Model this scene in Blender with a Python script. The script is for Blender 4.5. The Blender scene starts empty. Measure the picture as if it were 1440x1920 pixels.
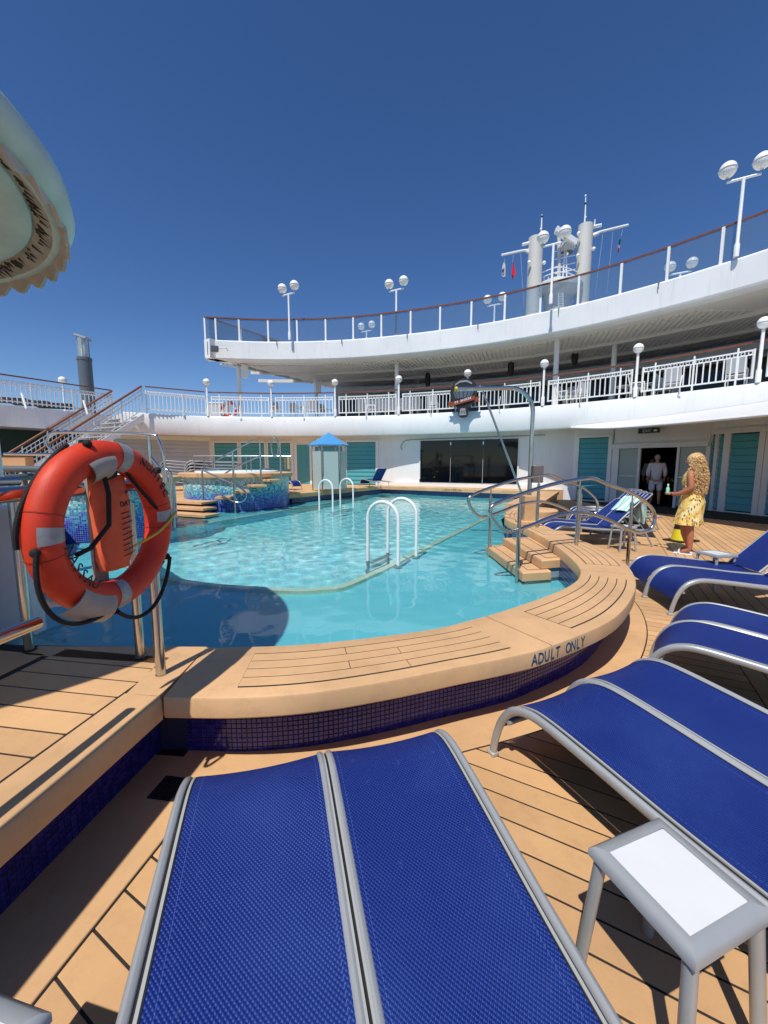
import bpy, bmesh, math, random
from math import radians, sin, cos, pi, sqrt, atan2, floor
from mathutils import Vector, Matrix, Quaternion

random.seed(7)
S = bpy.context.scene
C = S.collection

# ------------------------------------------------------------------ camera, sky, sun, exposure
CAM_H, PITCH, FPX = 1.5, radians(7.0), 750.0
cam_d = bpy.data.cameras.new('camera')
cam = bpy.data.objects.new('camera', cam_d)
C.objects.link(cam)
cam_d.sensor_fit = 'HORIZONTAL'
cam_d.sensor_width = 36.0
cam_d.lens = 36.0 * FPX / 1440.0
cam_d.clip_start = 0.05
cam_d.clip_end = 60000
cam.location = (0, 0, CAM_H)
cam.rotation_euler = (radians(90) - PITCH, 0, 0)
S.camera = cam

SUN_EL, SHADOW_AZ = radians(60), radians(25)
w = bpy.data.worlds.new('World')
S.world = w
w.use_nodes = True
wn = w.node_tree.nodes
wl = w.node_tree.links
wn.clear()
sky = wn.new('ShaderNodeTexSky')
sky.sky_type = 'NISHITA'
sky.sun_disc = False
sky.sun_elevation = SUN_EL
sky.sun_rotation = SHADOW_AZ + pi
sky.altitude = 1200
sky.air_density = 1.0
sky.dust_density = 0.15
sky.ozone_density = 4.0
bg = wn.new('ShaderNodeBackground')
bg.inputs['Strength'].default_value = 0.102
wo = wn.new('ShaderNodeOutputWorld')
hs = wn.new('ShaderNodeHueSaturation')
hs.inputs['Saturation'].default_value = 1.19
hs.inputs['Hue'].default_value = .508
wl.new(sky.outputs[0], hs.inputs['Color'])
wl.new(hs.outputs[0], bg.inputs[0])
wl.new(bg.outputs[0], wo.inputs[0])

sun_d = bpy.data.lights.new('sun', 'SUN')
sun_d.energy = 4.0
sun_d.angle = radians(0.53)
sun_d.color = (1.0, 0.955, 0.88)
sun = bpy.data.objects.new('sun', sun_d)
C.objects.link(sun)
travel = Vector((sin(SHADOW_AZ) * cos(SUN_EL), cos(SHADOW_AZ) * cos(SUN_EL), -sin(SUN_EL)))
sun.rotation_euler = travel.to_track_quat('-Z', 'Y').to_euler()
sun.location = (-5, -10, 30)
sun_d.cycles.is_caustics_light = True

S.view_settings.view_transform = 'Standard'
S.view_settings.look = 'None'
S.view_settings.exposure = 0.12
S.view_settings.gamma = 1.0
S.cycles.max_bounces = 8
S.cycles.transparent_max_bounces = 24
S.cycles.caustics_reflective = False
S.cycles.caustics_refractive = True

# ------------------------------------------------------------------ helpers
def ray(u, v):
    x, y = (u - 720) / FPX, (v - 960) / FPX
    c, s = cos(PITCH), sin(PITCH)
    return Vector((x, c - y * s, -s - y * c))
def PZ(u, v, z):
    r = ray(u, v)
    return Vector((0, 0, CAM_H)) + r * ((z - CAM_H) / r.z)
def PY(u, v, y):
    r = ray(u, v)
    return Vector((0, 0, CAM_H)) + r * (y / r.y)

AX = Vector((sin(radians(29)), cos(radians(29)), 0))      # the ship's long axis
TR = Vector((cos(radians(29)), -sin(radians(29)), 0))     # across the ship

def srgb(r, g, b):
    f = lambda c: c / 12.92 if c <= .04045 else ((c + .055) / 1.055) ** 2.4
    return (f(r / 255), f(g / 255), f(b / 255), 1)

class MB:
    def __init__(s): s.v = []; s.f = []; s.uv = {}
    def add(s, vs, fs, uvs=None):
        o = len(s.v)
        s.v += [tuple(p) for p in vs]
        for i, f in enumerate(fs):
            s.f.append(tuple(o + k for k in f))
            if uvs: s.uv[len(s.f) - 1] = uvs[i]
        return s
    def frame(s, o, ax, ay, az):
        o, ax, ay, az = map(Vector, (o, ax, ay, az))
        vs = [o, o + ax, o + ax + ay, o + ay, o + az, o + ax + az, o + ax + ay + az, o + ay + az]
        return s.add(vs, [(0, 3, 2, 1), (4, 5, 6, 7), (0, 1, 5, 4), (1, 2, 6, 5), (2, 3, 7, 6), (3, 0, 4, 7)])
    def box(s, c, size, rz=0, rx=0):
        c = Vector(c); hx, hy, hz = [k / 2 for k in size]
        m = Matrix.Rotation(rz, 3, 'Z') @ Matrix.Rotation(rx, 3, 'X')
        X, Y, Z = m @ Vector((2 * hx, 0, 0)), m @ Vector((0, 2 * hy, 0)), m @ Vector((0, 0, 2 * hz))
        return s.frame(c - X / 2 - Y / 2 - Z / 2, X, Y, Z)
    def bbox(s, c, size, b=.006, rz=0):
        """box with chamfered vertical and top edges"""
        c = Vector(c); hx, hy, hz = [k / 2 for k in size]
        m = Matrix.Rotation(rz, 3, 'Z')
        def ring(i, z): return [c + m @ Vector((x, y, z)) for x, y in
            [(-hx + i, -hy), (hx - i, -hy), (hx, -hy + i), (hx, hy - i), (hx - i, hy), (-hx + i, hy), (-hx, hy - i), (-hx, -hy + i)]]
        def inset(i, d, z): return [c + m @ Vector((x, y, z)) for x, y in
            [(-hx + i, -hy + d), (hx - i, -hy + d), (hx - d, -hy + i), (hx - d, hy - i), (hx - i, hy - d), (-hx + i, hy - d), (-hx + d, hy - i), (-hx + d, -hy + i)]]
        rs = [inset(b * 1.7, b, -hz), ring(b, -hz + b), ring(b, hz - b), inset(b * 1.7, b, hz)]
        return s.loft(rs, caps=True)
    def loft(s, rings, caps=True, closed=True):
        n = len(rings[0]); vs = [p for r in rings for p in r]; fs = []
        for k in range(len(rings) - 1):
            for i in range(n if closed else n - 1):
                j = (i + 1) % n
                fs.append((k * n + i, k * n + j, (k + 1) * n + j, (k + 1) * n + i))
        if caps: fs += [tuple(range(n))[::-1], tuple((len(rings) - 1) * n + i for i in range(n))]
        return s.add(vs, fs)
    def tube(s, pts, r, n=8, closed=False, caps=True, flat=None):
        pts = [Vector(p) for p in pts]; m = len(pts)
        rs = r if isinstance(r, (list, tuple)) else [r] * m
        tang = []
        for i in range(m):
            a = pts[i - 1] if (i or closed) else pts[i]
            b = pts[(i + 1) % m] if (i < m - 1 or closed) else pts[i]
            tang.append((b - a).normalized() if (b - a).length > 1e-9 else Vector((0, 0, 1)))
        ref = Vector((0, 0, 1)) if abs(tang[0].z) < .9 else Vector((1, 0, 0))
        nrm = (ref - tang[0] * ref.dot(tang[0])).normalized()
        rings = []
        for i in range(m):
            if i:
                nrm = nrm - tang[i] * nrm.dot(tang[i])
                if nrm.length < 1e-6:
                    ref = Vector((0, 0, 1)) if abs(tang[i].z) < .9 else Vector((1, 0, 0))
                    nrm = ref - tang[i] * ref.dot(tang[i])
                nrm.normalize()
            bn = tang[i].cross(nrm)
            fx, fy = (flat or (1, 1))
            rings.append([pts[i] + (nrm * cos(2 * pi * k / n) * fx + bn * sin(2 * pi * k / n) * fy) * rs[i] for k in range(n)])
        if closed: rings.append(rings[0]); return s.loft(rings, caps=False)
        return s.loft(rings, caps=caps)
    def lathe(s, prof, c=(0, 0, 0), n=24, a0=0, a1=2 * pi, caps=False):
        c = Vector(c); full = abs(a1 - a0 - 2 * pi) < 1e-6
        m = n if full else n + 1
        vs = [c + Vector((r * cos(a0 + (a1 - a0) * k / n), r * sin(a0 + (a1 - a0) * k / n), z)) for r, z in prof for k in range(m)]
        fs, uvs = [], []
        for i in range(len(prof) - 1):
            for k in range(n):
                j = (k + 1) % m
                fs.append((i * m + k, i * m + j, (i + 1) * m + j, (i + 1) * m + k))
                R = max(prof[i][0], prof[i + 1][0])
                t0, t1 = (a1 - a0) * k / n * R, (a1 - a0) * (k + 1) / n * R
                uvs.append([(t0, prof[i][1]), (t1, prof[i][1]), (t1, prof[i + 1][1]), (t0, prof[i + 1][1])])
        return s.add(vs, fs, uvs)
    def sphere(s, c, r, n=14, m=8, sc=(1, 1, 1)):
        c = Vector(c)
        prof = [(max(1e-4, sin(pi * i / m)) * r, -cos(pi * i / m) * r) for i in range(m + 1)]
        vs = [c + Vector((R * cos(2 * pi * k / n) * sc[0], R * sin(2 * pi * k / n) * sc[1], z * sc[2])) for R, z in prof for k in range(n)]
        fs = [(i * n + k, i * n + (k + 1) % n, (i + 1) * n + (k + 1) % n, (i + 1) * n + k) for i in range(m) for k in range(n)]
        return s.add(vs, fs)
    def prism(s, poly, z0, z1):
        n = len(poly)
        vs = [(p[0], p[1], z0) for p in poly] + [(p[0], p[1], z1) for p in poly]
        fs = [tuple(range(n))[::-1], tuple(range(n, 2 * n))] + [(i, (i + 1) % n, n + (i + 1) % n, n + i) for i in range(n)]
        return s.add(vs, fs)
    def poly(s, pts): return s.add(pts, [tuple(range(len(pts)))])
    def grid(s, fn, nu, nv, us=1, vs_=1):
        P = [fn(i / nu, j / nv) for i in range(nu + 1) for j in range(nv + 1)]
        fs, uvs = [], []
        for i in range(nu):
            for j in range(nv):
                a = i * (nv + 1) + j
                fs.append((a, a + nv + 1, a + nv + 2, a + 1))
                uvs.append([(i / nu * us, j / nv * vs_), ((i + 1) / nu * us, j / nv * vs_), ((i + 1) / nu * us, (j + 1) / nv * vs_), (i / nu * us, (j + 1) / nv * vs_)])
        return s.add(P, fs, uvs)
    def wall(s, pts, z0, z1, off=0.0):
        """vertical strip along a plan polyline, with uv in metres"""
        L = 0; vs, fs, uvs = [], [], []
        for i in range(len(pts) - 1):
            a, b = Vector(pts[i][:2]), Vector(pts[i + 1][:2]); d = (b - a).length
            o = len(vs)
            vs += [(a.x, a.y, z0), (b.x, b.y, z0), (b.x, b.y, z1), (a.x, a.y, z1)]
            fs.append((o, o + 1, o + 2, o + 3)); uvs.append([(L, z0), (L + d, z0), (L + d, z1), (L, z1)]); L += d
        return s.add(vs, fs, uvs)
    def mesh(s, name, smooth=True, recalc=True, ang=38):
        me = bpy.data.meshes.new(name)
        me.from_pydata(s.v, [], s.f)
        if s.uv:
            ul = me.uv_layers.new(name='UVMap')
            for p in me.polygons:
                q = s.uv.get(p.index)
                if q:
                    for k, li in enumerate(p.loop_indices): ul.data[li].uv = q[k % len(q)]
        if recalc:
            bm = bmesh.new(); bm.from_mesh(me)
            bmesh.ops.recalc_face_normals(bm, faces=bm.faces); bm.to_mesh(me); bm.free()
        if smooth:
            me.polygons.foreach_set('use_smooth', [True] * len(me.polygons))
            me.set_sharp_from_angle(angle=radians(ang))
        me.update()
        return me

def link(name, me, mat=None, parent=None):
    o = bpy.data.objects.new(name, me)
    C.objects.link(o)
    if mat is not None and me is not None and not me.materials: me.materials.append(mat)
    if parent is not None:
        o.parent = parent
        if parent.get('_w'): o.matrix_parent_inverse = Matrix.Translation(-Vector(parent['_w']))
        if parent.type == 'MESH' and parent.parent is not None and parent.parent.get('_w'): pass
    return o
def build(mb, name, mat, parent=None, **k):
    return link(name, mb.mesh(name, **k), mat, parent)
def tag(o, label=None, cat=None, group=None, kind=None):
    if label: o['label'] = label
    if cat: o['category'] = cat
    if group: o['group'] = group
    if kind: o['kind'] = kind
    return o
def thing(name, label, cat, base=None, group=None):
    """Empty at the thing's base; base given: parts are written in world coordinates"""
    o = bpy.data.objects.new(name, None); C.objects.link(o); o.empty_display_size = .1
    if base is not None:
        o.location = base; o['_w'] = tuple(base)
    return tag(o, label, cat, group)
def clean():
    for o in S.objects:
        if '_w' in o: del o['_w']
def copy_tree(o, parent=None):
    c = o.copy(); C.objects.link(c)
    if parent is not None: c.parent = parent
    for ch in o.children: copy_tree(ch, c)
    return c
def put(o, loc, rz=0, label=None, group=None):
    o.location = loc; o.rotation_euler = (0, 0, rz)
    if label: o['label'] = label
    if group: o['group'] = group
    return o
def catmull(pts, n=8, closed=False):
    P = [Vector(p) for p in pts]; m = len(P); out = []
    rng = range(m) if closed else range(m - 1)
    for i in rng:
        p1, p2 = P[i], P[(i + 1) % m]
        p0 = P[i - 1] if (i or closed) else p1 * 2 - p2
        p3 = P[(i + 2) % m] if (i + 2 < m or closed) else p2 * 2 - p1
        for k in range(n):
            t = k / n
            out.append(.5 * ((2 * p1) + (p2 - p0) * t + (2 * p0 - 5 * p1 + 4 * p2 - p3) * t * t + (3 * p1 - p0 - 3 * p2 + p3) * t ** 3))
    if not closed: out.append(P[-1].copy())
    return out
class Curve:
    """arc-length view of a polyline"""
    def __init__(s, pts):
        s.p = [Vector(q) for q in pts]; s.l = [0]
        for i in range(len(s.p) - 1): s.l.append(s.l[-1] + (s.p[i + 1] - s.p[i]).length)
        s.L = s.l[-1]
    def at(s, d):
        d = max(0, min(s.L, d))
        for i in range(len(s.p) - 1):
            if d <= s.l[i + 1] or i == len(s.p) - 2:
                t = (d - s.l[i]) / max(1e-9, s.l[i + 1] - s.l[i]); return s.p[i].lerp(s.p[i + 1], t)
    def dir(s, d):
        a, b = s.at(d - .02), s.at(d + .02); return (b - a).normalized()
    def span(s, a, b, step=.25):
        n = max(1, int(math.ceil((b - a) / step))); return [s.at(a + (b - a) * k / n) for k in range(n + 1)]
def offset(pts, d):
    out = []
    for i, p in enumerate(pts):
        a = Vector(pts[max(0, i - 1)][:2]); b = Vector(pts[min(len(pts) - 1, i + 1)][:2])
        t = (b - a).normalized(); out.append(Vector((p[0] - t.y * d, p[1] + t.x * d, 0)))
    return out
def text_mesh(txt, size, depth=.002, cx='CENTER'):
    cu = bpy.data.curves.new('lettering', 'FONT'); cu.body = txt; cu.size = size; cu.extrude = depth
    cu.align_x = cx; cu.resolution_u = 2
    ob = bpy.data.objects.new('lettering', cu); C.objects.link(ob)
    dg = bpy.context.evaluated_depsgraph_get()
    me = bpy.data.meshes.new_from_object(ob.evaluated_get(dg))
    bpy.data.objects.remove(ob); bpy.data.curves.remove(cu)
    return me

# ------------------------------------------------------------------ materials
class NT:
    def __init__(s, name):
        s.m = bpy.data.materials.new(name); s.m.use_nodes = True
        s.n = s.m.node_tree.nodes; s.l = s.m.node_tree.links
        s.b = s.n['Principled BSDF']
    def new(s, t, **k):
        q = s.n.new(t)
        for a, b in k.items(): setattr(q, a, b)
        return q
    def link(s, a, b): s.l.new(a, b)
    def math(s, op, a, b=None):
        q = s.new('ShaderNodeMath', operation=op)
        for i, x in enumerate((a, b)):
            if x is None: continue
            if isinstance(x, (int, float)): q.inputs[i].default_value = x
            else: s.link(x, q.inputs[i])
        return q.outputs[0]
    def mix(s, f, a, b):
        q = s.new('ShaderNodeMix', data_type='RGBA')
        for i, x in ((0, f), (6, a), (7, b)):
            if isinstance(x, (int, float, tuple)): q.inputs[i].default_value = x
            else: s.link(x, q.inputs[i])
        return q.outputs[2]
    def noise(s, scale, detail=3, vec=None, rough=.55):
        q = s.new('ShaderNodeTexNoise'); q.inputs['Scale'].default_value = scale
        q.inputs['Detail'].default_value = detail; q.inputs['Roughness'].default_value = rough
        if vec is not None: s.link(vec, q.inputs['Vector'])
        return q
    def ramp(s, fac, stops, interp='LINEAR'):
        q = s.new('ShaderNodeValToRGB'); q.color_ramp.interpolation = interp
        e = q.color_ramp.elements
        while len(e) < len(stops): e.new(.5)
        for i, (p, c) in enumerate(stops): e[i].position = p; e[i].color = c
        s.link(fac, q.inputs[0]); return q.outputs[0]
    def bump(s, h, strength=.2, dist=.01):
        q = s.new('ShaderNodeBump'); q.inputs['Strength'].default_value = strength; q.inputs['Distance'].default_value = dist
        s.link(h, q.inputs['Height']); s.link(q.outputs[0], s.b.inputs['Normal']); return q
    def coord(s, o='Object'): return s.new('ShaderNodeTexCoord').outputs[o]
    def world(s): return s.new('ShaderNodeNewGeometry').outputs['Position']

def mat(name, col, rough=.5, metal=0, var=.0, vscale=3, bump=0, bscale=60, coat=0, spec=None):
    t = NT(name); b = t.b
    b.inputs['Base Color'].default_value = col; b.inputs['Roughness'].default_value = rough; b.inputs['Metallic'].default_value = metal
    if coat: b.inputs['Coat Weight'].default_value = coat
    if spec is not None: b.inputs['Specular IOR Level'].default_value = spec
    if var:
        nz = t.noise(vscale, 5, t.world())
        d = tuple(c * (1 - var) for c in col[:3]) + (1,); l = tuple(min(1, c * (1 + var * .6)) for c in col[:3]) + (1,)
        t.link(t.ramp(nz.outputs[0], [(.3, d), (.7, l)]), b.inputs['Base Color'])
        r = t.ramp(nz.outputs[0], [(.3, (rough * 1.15,) * 3 + (1,)), (.7, (rough * .85,) * 3 + (1,))])
        t.link(r, b.inputs['Roughness'])
    if bump:
        nz = t.noise(bscale, 4, t.world()); t.bump(nz.outputs[0], bump, .004)
    return t.m

def teak(name, col, rnd=True):
    """synthetic deck: fine grain, faint dirt, slight board-to-board change"""
    t = NT(name); b = t.b
    pos = t.world()
    n1 = t.noise(1.6, 5, pos); n2 = t.noise(95, 3, pos); n3 = t.noise(9, 6, pos, .7)
    d = tuple(c * .80 for c in col[:3]) + (1,); l = tuple(c * 1.08 for c in col[:3]) + (1,)
    c1 = t.ramp(n1.outputs[0], [(.3, d), (.7, l)])
    c2 = t.mix(t.math('MULTIPLY', t.ramp(n3.outputs[0], [(.5, (0, 0, 0, 1)), (.74, (1, 1, 1, 1))]), .42), c1, tuple(c * .62 for c in col[:3]) + (1,))
    c3 = t.mix(t.math('MULTIPLY', n2.outputs[0], .22), c2, tuple(c * .7 for c in col[:3]) + (1,))
    if rnd:
        oi = t.new('ShaderNodeObjectInfo')
        hsv = t.new('ShaderNodeHueSaturation')
        t.link(t.math('ADD', t.math('MULTIPLY', oi.outputs['Random'], .2), .9), hsv.inputs['Value']); t.link(c3, hsv.inputs['Color'])
        c3 = hsv.outputs[0]
    t.link(c3, b.inputs['Base Color'])
    b.inputs['Roughness'].default_value = .62
    t.bump(n2.outputs[0], .18, .002)
    return t.m

def weave(name, col, col2):
    """plastic sling mesh: rows of small raised stitches, uv in metres"""
    t = NT(name); b = t.b
    uv = t.new('ShaderNodeUVMap').outputs[0]
    sp = t.new('ShaderNodeSeparateXYZ'); t.link(uv, sp.inputs[0])
    p = .0112
    a = t.math('MULTIPLY', sp.outputs[0], 2 * pi / p); c = t.math('MULTIPLY', sp.outputs[1], 2 * pi / (p * 1.25))
    h = t.math('MULTIPLY', t.math('SINE', a), t.math('SINE', c))
    h01 = t.math('ADD', t.math('MULTIPLY', h, .5), .5)
    nz = t.noise(2.2, 5, t.world()); nf = t.noise(28, 4, t.world())
    cc = t.mix(h01, col2, col)
    fade = t.math('MULTIPLY', t.ramp(nz.outputs[0], [(.45, (0, 0, 0, 1)), (.75, (1, 1, 1, 1))]), .22)
    cc = t.mix(fade, cc, (col[0] * 1.9 + .03, col[1] * 1.9 + .035, col[2] * 1.25 + .03, 1))
    cc = t.mix(t.math('MULTIPLY', t.ramp(nf.outputs[0], [(.66, (0, 0, 0, 1)), (.74, (1, 1, 1, 1))]), .045), cc, (.35, .4, .55, 1))
    t.link(cc, b.inputs['Base Color'])
    b.inputs['Roughness'].default_value = .46
    b.inputs['Specular IOR Level'].default_value = .25
    t.bump(h, .75, .0022)
    return t.m

def mosaic(name, z0, z1, stops, pitch=.055, spread=.42):
    """small glass tiles whose colour mix drifts from dark blue to white with height"""
    t = NT(name); b = t.b
    uv = t.new('ShaderNodeUVMap').outputs[0]
    sc = t.new('ShaderNodeVectorMath', operation='SCALE'); sc.inputs[3].default_value = 1 / pitch; t.link(uv, sc.inputs[0])
    fl = t.new('ShaderNodeVectorMath', operation='FLOOR'); t.link(sc.outputs[0], fl.inputs[0])
    wnz = t.new('ShaderNodeTexWhiteNoise', noise_dimensions='2D'); t.link(fl.outputs[0], wnz.inputs['Vector'])
    sp = t.new('ShaderNodeSeparateXYZ'); t.link(fl.outputs[0], sp.inputs[0])
    hh = t.math('DIVIDE', t.math('SUBTRACT', t.math('MULTIPLY', sp.outputs[1], pitch), z0), z1 - z0)
    val = t.math('ADD', hh, t.math('MULTIPLY', t.math('SUBTRACT', wnz.outputs[0], .5), spread))
    col = t.ramp(val, stops, 'CONSTANT')
    fr = t.new('ShaderNodeVectorMath', operation='FRACTION'); t.link(sc.outputs[0], fr.inputs[0])
    s2 = t.new('ShaderNodeSeparateXYZ'); t.link(fr.outputs[0], s2.inputs[0])
    g = t.math('MAXIMUM', t.math('ABSOLUTE', t.math('SUBTRACT', s2.outputs[0], .5)), t.math('ABSOLUTE', t.math('SUBTRACT', s2.outputs[1], .5)))
    line = t.math('GREATER_THAN', g, .44)
    t.link(t.mix(line, col, (.28, .36, .42, 1)), b.inputs['Base Color'])
    b.inputs['Roughness'].default_value = .22
    return t.m

TAN = srgb(217, 172, 123)
M = {}
M['deck'] = teak('synthetic_teak', TAN)
M['coping'] = teak('coping_teak', srgb(219, 175, 127), False)
M['caulk'] = mat('caulk', srgb(42, 36, 32), .8)
M['fabric'] = weave('blue_sling', srgb(24, 56, 142), srgb(10, 26, 88))
M['alu'] = mat('silver_frame', srgb(168, 171, 172), .38, .25, .1, 6, .06, 300)
M['alu_lt'] = mat('light_bead', srgb(172, 173, 168), .5, .1)
M['black'] = mat('black_rubber', srgb(24, 24, 25), .7)
M['steel'] = mat('stainless', srgb(196, 194, 190), .2, 1.0, .1, 5)
M['white'] = mat('white_paint', srgb(236, 237, 236), .42, 0, .05, 1.2, .03, 40)
def ship_paint():
    t = NT('ship_side_paint'); pos = t.world()
    mp = t.new('ShaderNodeMapping'); mp.inputs['Scale'].default_value = (5, 5, .45); t.link(pos, mp.inputs[0])
    st_ = t.noise(1.6, 5, mp.outputs[0], .65); lo = t.noise(.7, 3, pos); fine = t.noise(1.1, 2, pos)
    c = t.ramp(lo.outputs[0], [(.3, srgb(228, 230, 230)), (.7, srgb(240, 241, 240))])
    c = t.mix(t.math('MULTIPLY', t.ramp(st_.outputs[0], [(.56, (0, 0, 0, 1)), (.8, (1, 1, 1, 1))]), .30), c, srgb(186, 178, 164))
    t.link(c, t.b.inputs['Base Color']); t.b.inputs['Roughness'].default_value = .38; t.bump(fine.outputs[0], .25, .05); return t.m
M['white'] = ship_paint()
M['white_rail'] = mat('white_rail_paint', srgb(238, 239, 236), .35)
M['hoopw'] = mat('white_tube', srgb(240, 240, 236), .3)
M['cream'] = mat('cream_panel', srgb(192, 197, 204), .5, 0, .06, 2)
M['teal'] = mat('teal_siding', srgb(80, 164, 172), .45, 0, .08, 2)
M['brownrail'] = mat('varnished_rail', srgb(126, 74, 50), .4, 0, .2, 8)
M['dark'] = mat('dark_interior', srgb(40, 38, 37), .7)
M['blackglass'] = mat('black_glass', srgb(8, 9, 13), .05, 0, spec=.4)
M['soff'] = mat('soffit_paint', srgb(226, 221, 212), .55, 0, .06, 1)
M['globe'] = mat('globe_white', srgb(244, 243, 238), .25)
M['globe_lo'] = mat('globe_base', srgb(190, 190, 186), .3, .3)
M['tablew'] = mat('white_laminate', srgb(222, 222, 221), .4, 0, .03, 9)
M['orange'] = mat('lifebuoy_orange', srgb(212, 56, 22), .55, 0, .16, 9, .2, 220)
M['bag'] = mat('orange_cloth', srgb(232, 104, 66), .7, 0, .12, 14, .25, 60)
M['reflect'] = mat('reflective_tape', srgb(158, 162, 164), .4, .2, .15, 40)
M['greystrap'] = mat('grey_strap', srgb(160, 156, 150), .55, 0, .12, 12)
M['rope'] = mat('black_rope', srgb(20, 20, 22), .8, 0, 0, 1, .6, 150)
M['yellow'] = mat('yellow_cord', srgb(214, 184, 60), .6)
M['ink'] = mat('ink', srgb(30, 28, 30), .6)
M['blueink'] = mat('blue_stencil', srgb(30, 78, 112), .6, 0, .15, 60)
M['bluroof'] = mat('blue_roof', srgb(74, 150, 206), .4, 0, .06, 4)
M['greypole'] = mat('grey_pole', srgb(92, 100, 106), .45)
M['fabgreen'] = mat('weathered_fibreglass', srgb(196, 220, 212), .5, 0, .2, 2.2, .15, 30)
M['thatch'] = mat('weathered_thatch', srgb(184, 178, 164), .8, 0, .3, 7, .4, 50)
M['thatchd'] = mat('dark_thatch_tuft', srgb(72, 66, 56), .85, 0, .3, 12)
M['skin'] = mat('skin', srgb(176, 112, 82), .5)
M['skin2'] = mat('skin_pale', srgb(196, 146, 120), .5)
M['hair'] = mat('blond_hair', srgb(222, 184, 128), .45, 0, .45, 45)
M['hairgrey'] = mat('grey_hair', srgb(176, 172, 166), .6)
M['shirt'] = mat('white_shirt', srgb(222, 220, 226), .7)
M['darkcloth'] = mat('dark_cloth', srgb(30, 30, 36), .8)
M['coney'] = mat('yellow_cone', srgb(228, 208, 40), .5)
M['flagred'] = mat('flag_red', srgb(206, 40, 52), .7)
M['flaggrn'] = mat('flag_green', srgb(24, 110, 70), .7)
M['mastgrey'] = mat('mast_paint', srgb(206, 204, 196), .5, 0, .05, .5)
M['redbrown'] = mat('banner_brown', srgb(140, 66, 42), .5)
M['mint'] = mat('mint_towel', srgb(170, 222, 214), .8, 0, 0, 1, .4, 200)
M['grout'] = mat('grout', srgb(48, 45, 80), .8)
M['sea'] = mat('sea', srgb(24, 62, 92), .15, 0, .2, .02, .3, .3)

def glass(name, col, mixf=.12, rough=.02):
    t = NT(name); t.n.remove(t.b)
    tr = t.new('ShaderNodeBsdfTransparent'); tr.inputs[0].default_value = col
    gl = t.new('ShaderNodeBsdfGlossy'); gl.inputs['Roughness'].default_value = rough
    fr = t.new('ShaderNodeFresnel'); fr.inputs[0].default_value = 1.45
    mx = t.new('ShaderNodeMixShader'); t.link(fr.outputs[0], mx.inputs[0]); t.link(tr.outputs[0], mx.inputs[1]); t.link(gl.outputs[0], mx.inputs[2])
    if name == 'tinted_glass':   # pale blue diffuse haze mixed into the outdoor panes
        df = t.new('ShaderNodeBsdfDiffuse'); df.inputs[0].default_value = (.42, .58, .80, 1)
        m2 = t.new('ShaderNodeMixShader'); m2.inputs[0].default_value = .12; t.link(mx.outputs[0], m2.inputs[1]); t.link(df.outputs[0], m2.inputs[2]); mx = m2
    t.link(mx.outputs[0], t.n['Material Output'].inputs[0]); return t.m
M['glass'] = glass('tinted_glass', (.80, .86, .89, 1))
M['clear'] = glass('clear_glass', (.93, .95, .95, 1))
def frosted():
    t = NT('frosted_glass'); b = t.b
    b.inputs['Base Color'].default_value = srgb(188, 204, 198); b.inputs['Roughness'].default_value = .35
    b.inputs['Alpha'].default_value = .8; return t.m
M['frost'] = frosted()
M['lampglass'] = frosted(); M['lampglass'].node_tree.nodes['Principled BSDF'].inputs['Alpha'].default_value = .45
def water():
    """clear water: mirror at grazing angles, refraction below; the ripples are in the mesh"""
    t = NT('pool_water'); t.n.remove(t.b)
    pos = t.world()
    n2 = t.noise(9, 3, pos)
    bp = t.new('ShaderNodeBump'); bp.inputs['Strength'].default_value = .025; bp.inputs['Distance'].default_value = .03; t.link(n2.outputs[0], bp.inputs['Height'])
    rf = t.new('ShaderNodeBsdfRefraction'); rf.inputs['IOR'].default_value = 1.33; rf.inputs['Roughness'].default_value = 0; rf.inputs[0].default_value = (.80, .985, .995, 1)
    gl = t.new('ShaderNodeBsdfGlossy'); gl.inputs['Roughness'].default_value = .012
    fr = t.new('ShaderNodeFresnel'); fr.inputs[0].default_value = 1.33
    t.link(bp.outputs[0], gl.inputs['Normal'])
    mx = t.new('ShaderNodeMixShader'); t.link(fr.outputs[0], mx.inputs[0]); t.link(rf.outputs[0], mx.inputs[1]); t.link(gl.outputs[0], mx.inputs[2])
    t.link(mx.outputs[0], t.n['Material Output'].inputs[0]); return t.m
M['water'] = water()
def basin(name, col):
    t = NT(name); b = t.b; pos = t.world()
    n = t.noise(1.1, 4, pos)
    t.link(t.ramp(n.outputs[0], [(.3, tuple(c * .88 for c in col[:3]) + (1,)), (.7, col)]), b.inputs['Base Color'])
    b.inputs['Roughness'].default_value = .5; return t.m
M['basin'] = basin('pool_floor', srgb(186, 250, 255))
M['shelf'] = basin('pool_shelf', srgb(146, 236, 248))
# ================================================================== SETTING: sea, deck, pool
mb = MB(); R = 30000
mb.add([(-R, -R, -22), (R, -R, -22), (R, R, -22), (-R, R, -22)], [(0, 1, 2, 3)])
tag(build(mb, 'sea', M['sea']), 'open sea beyond the ship', kind='structure')

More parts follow.
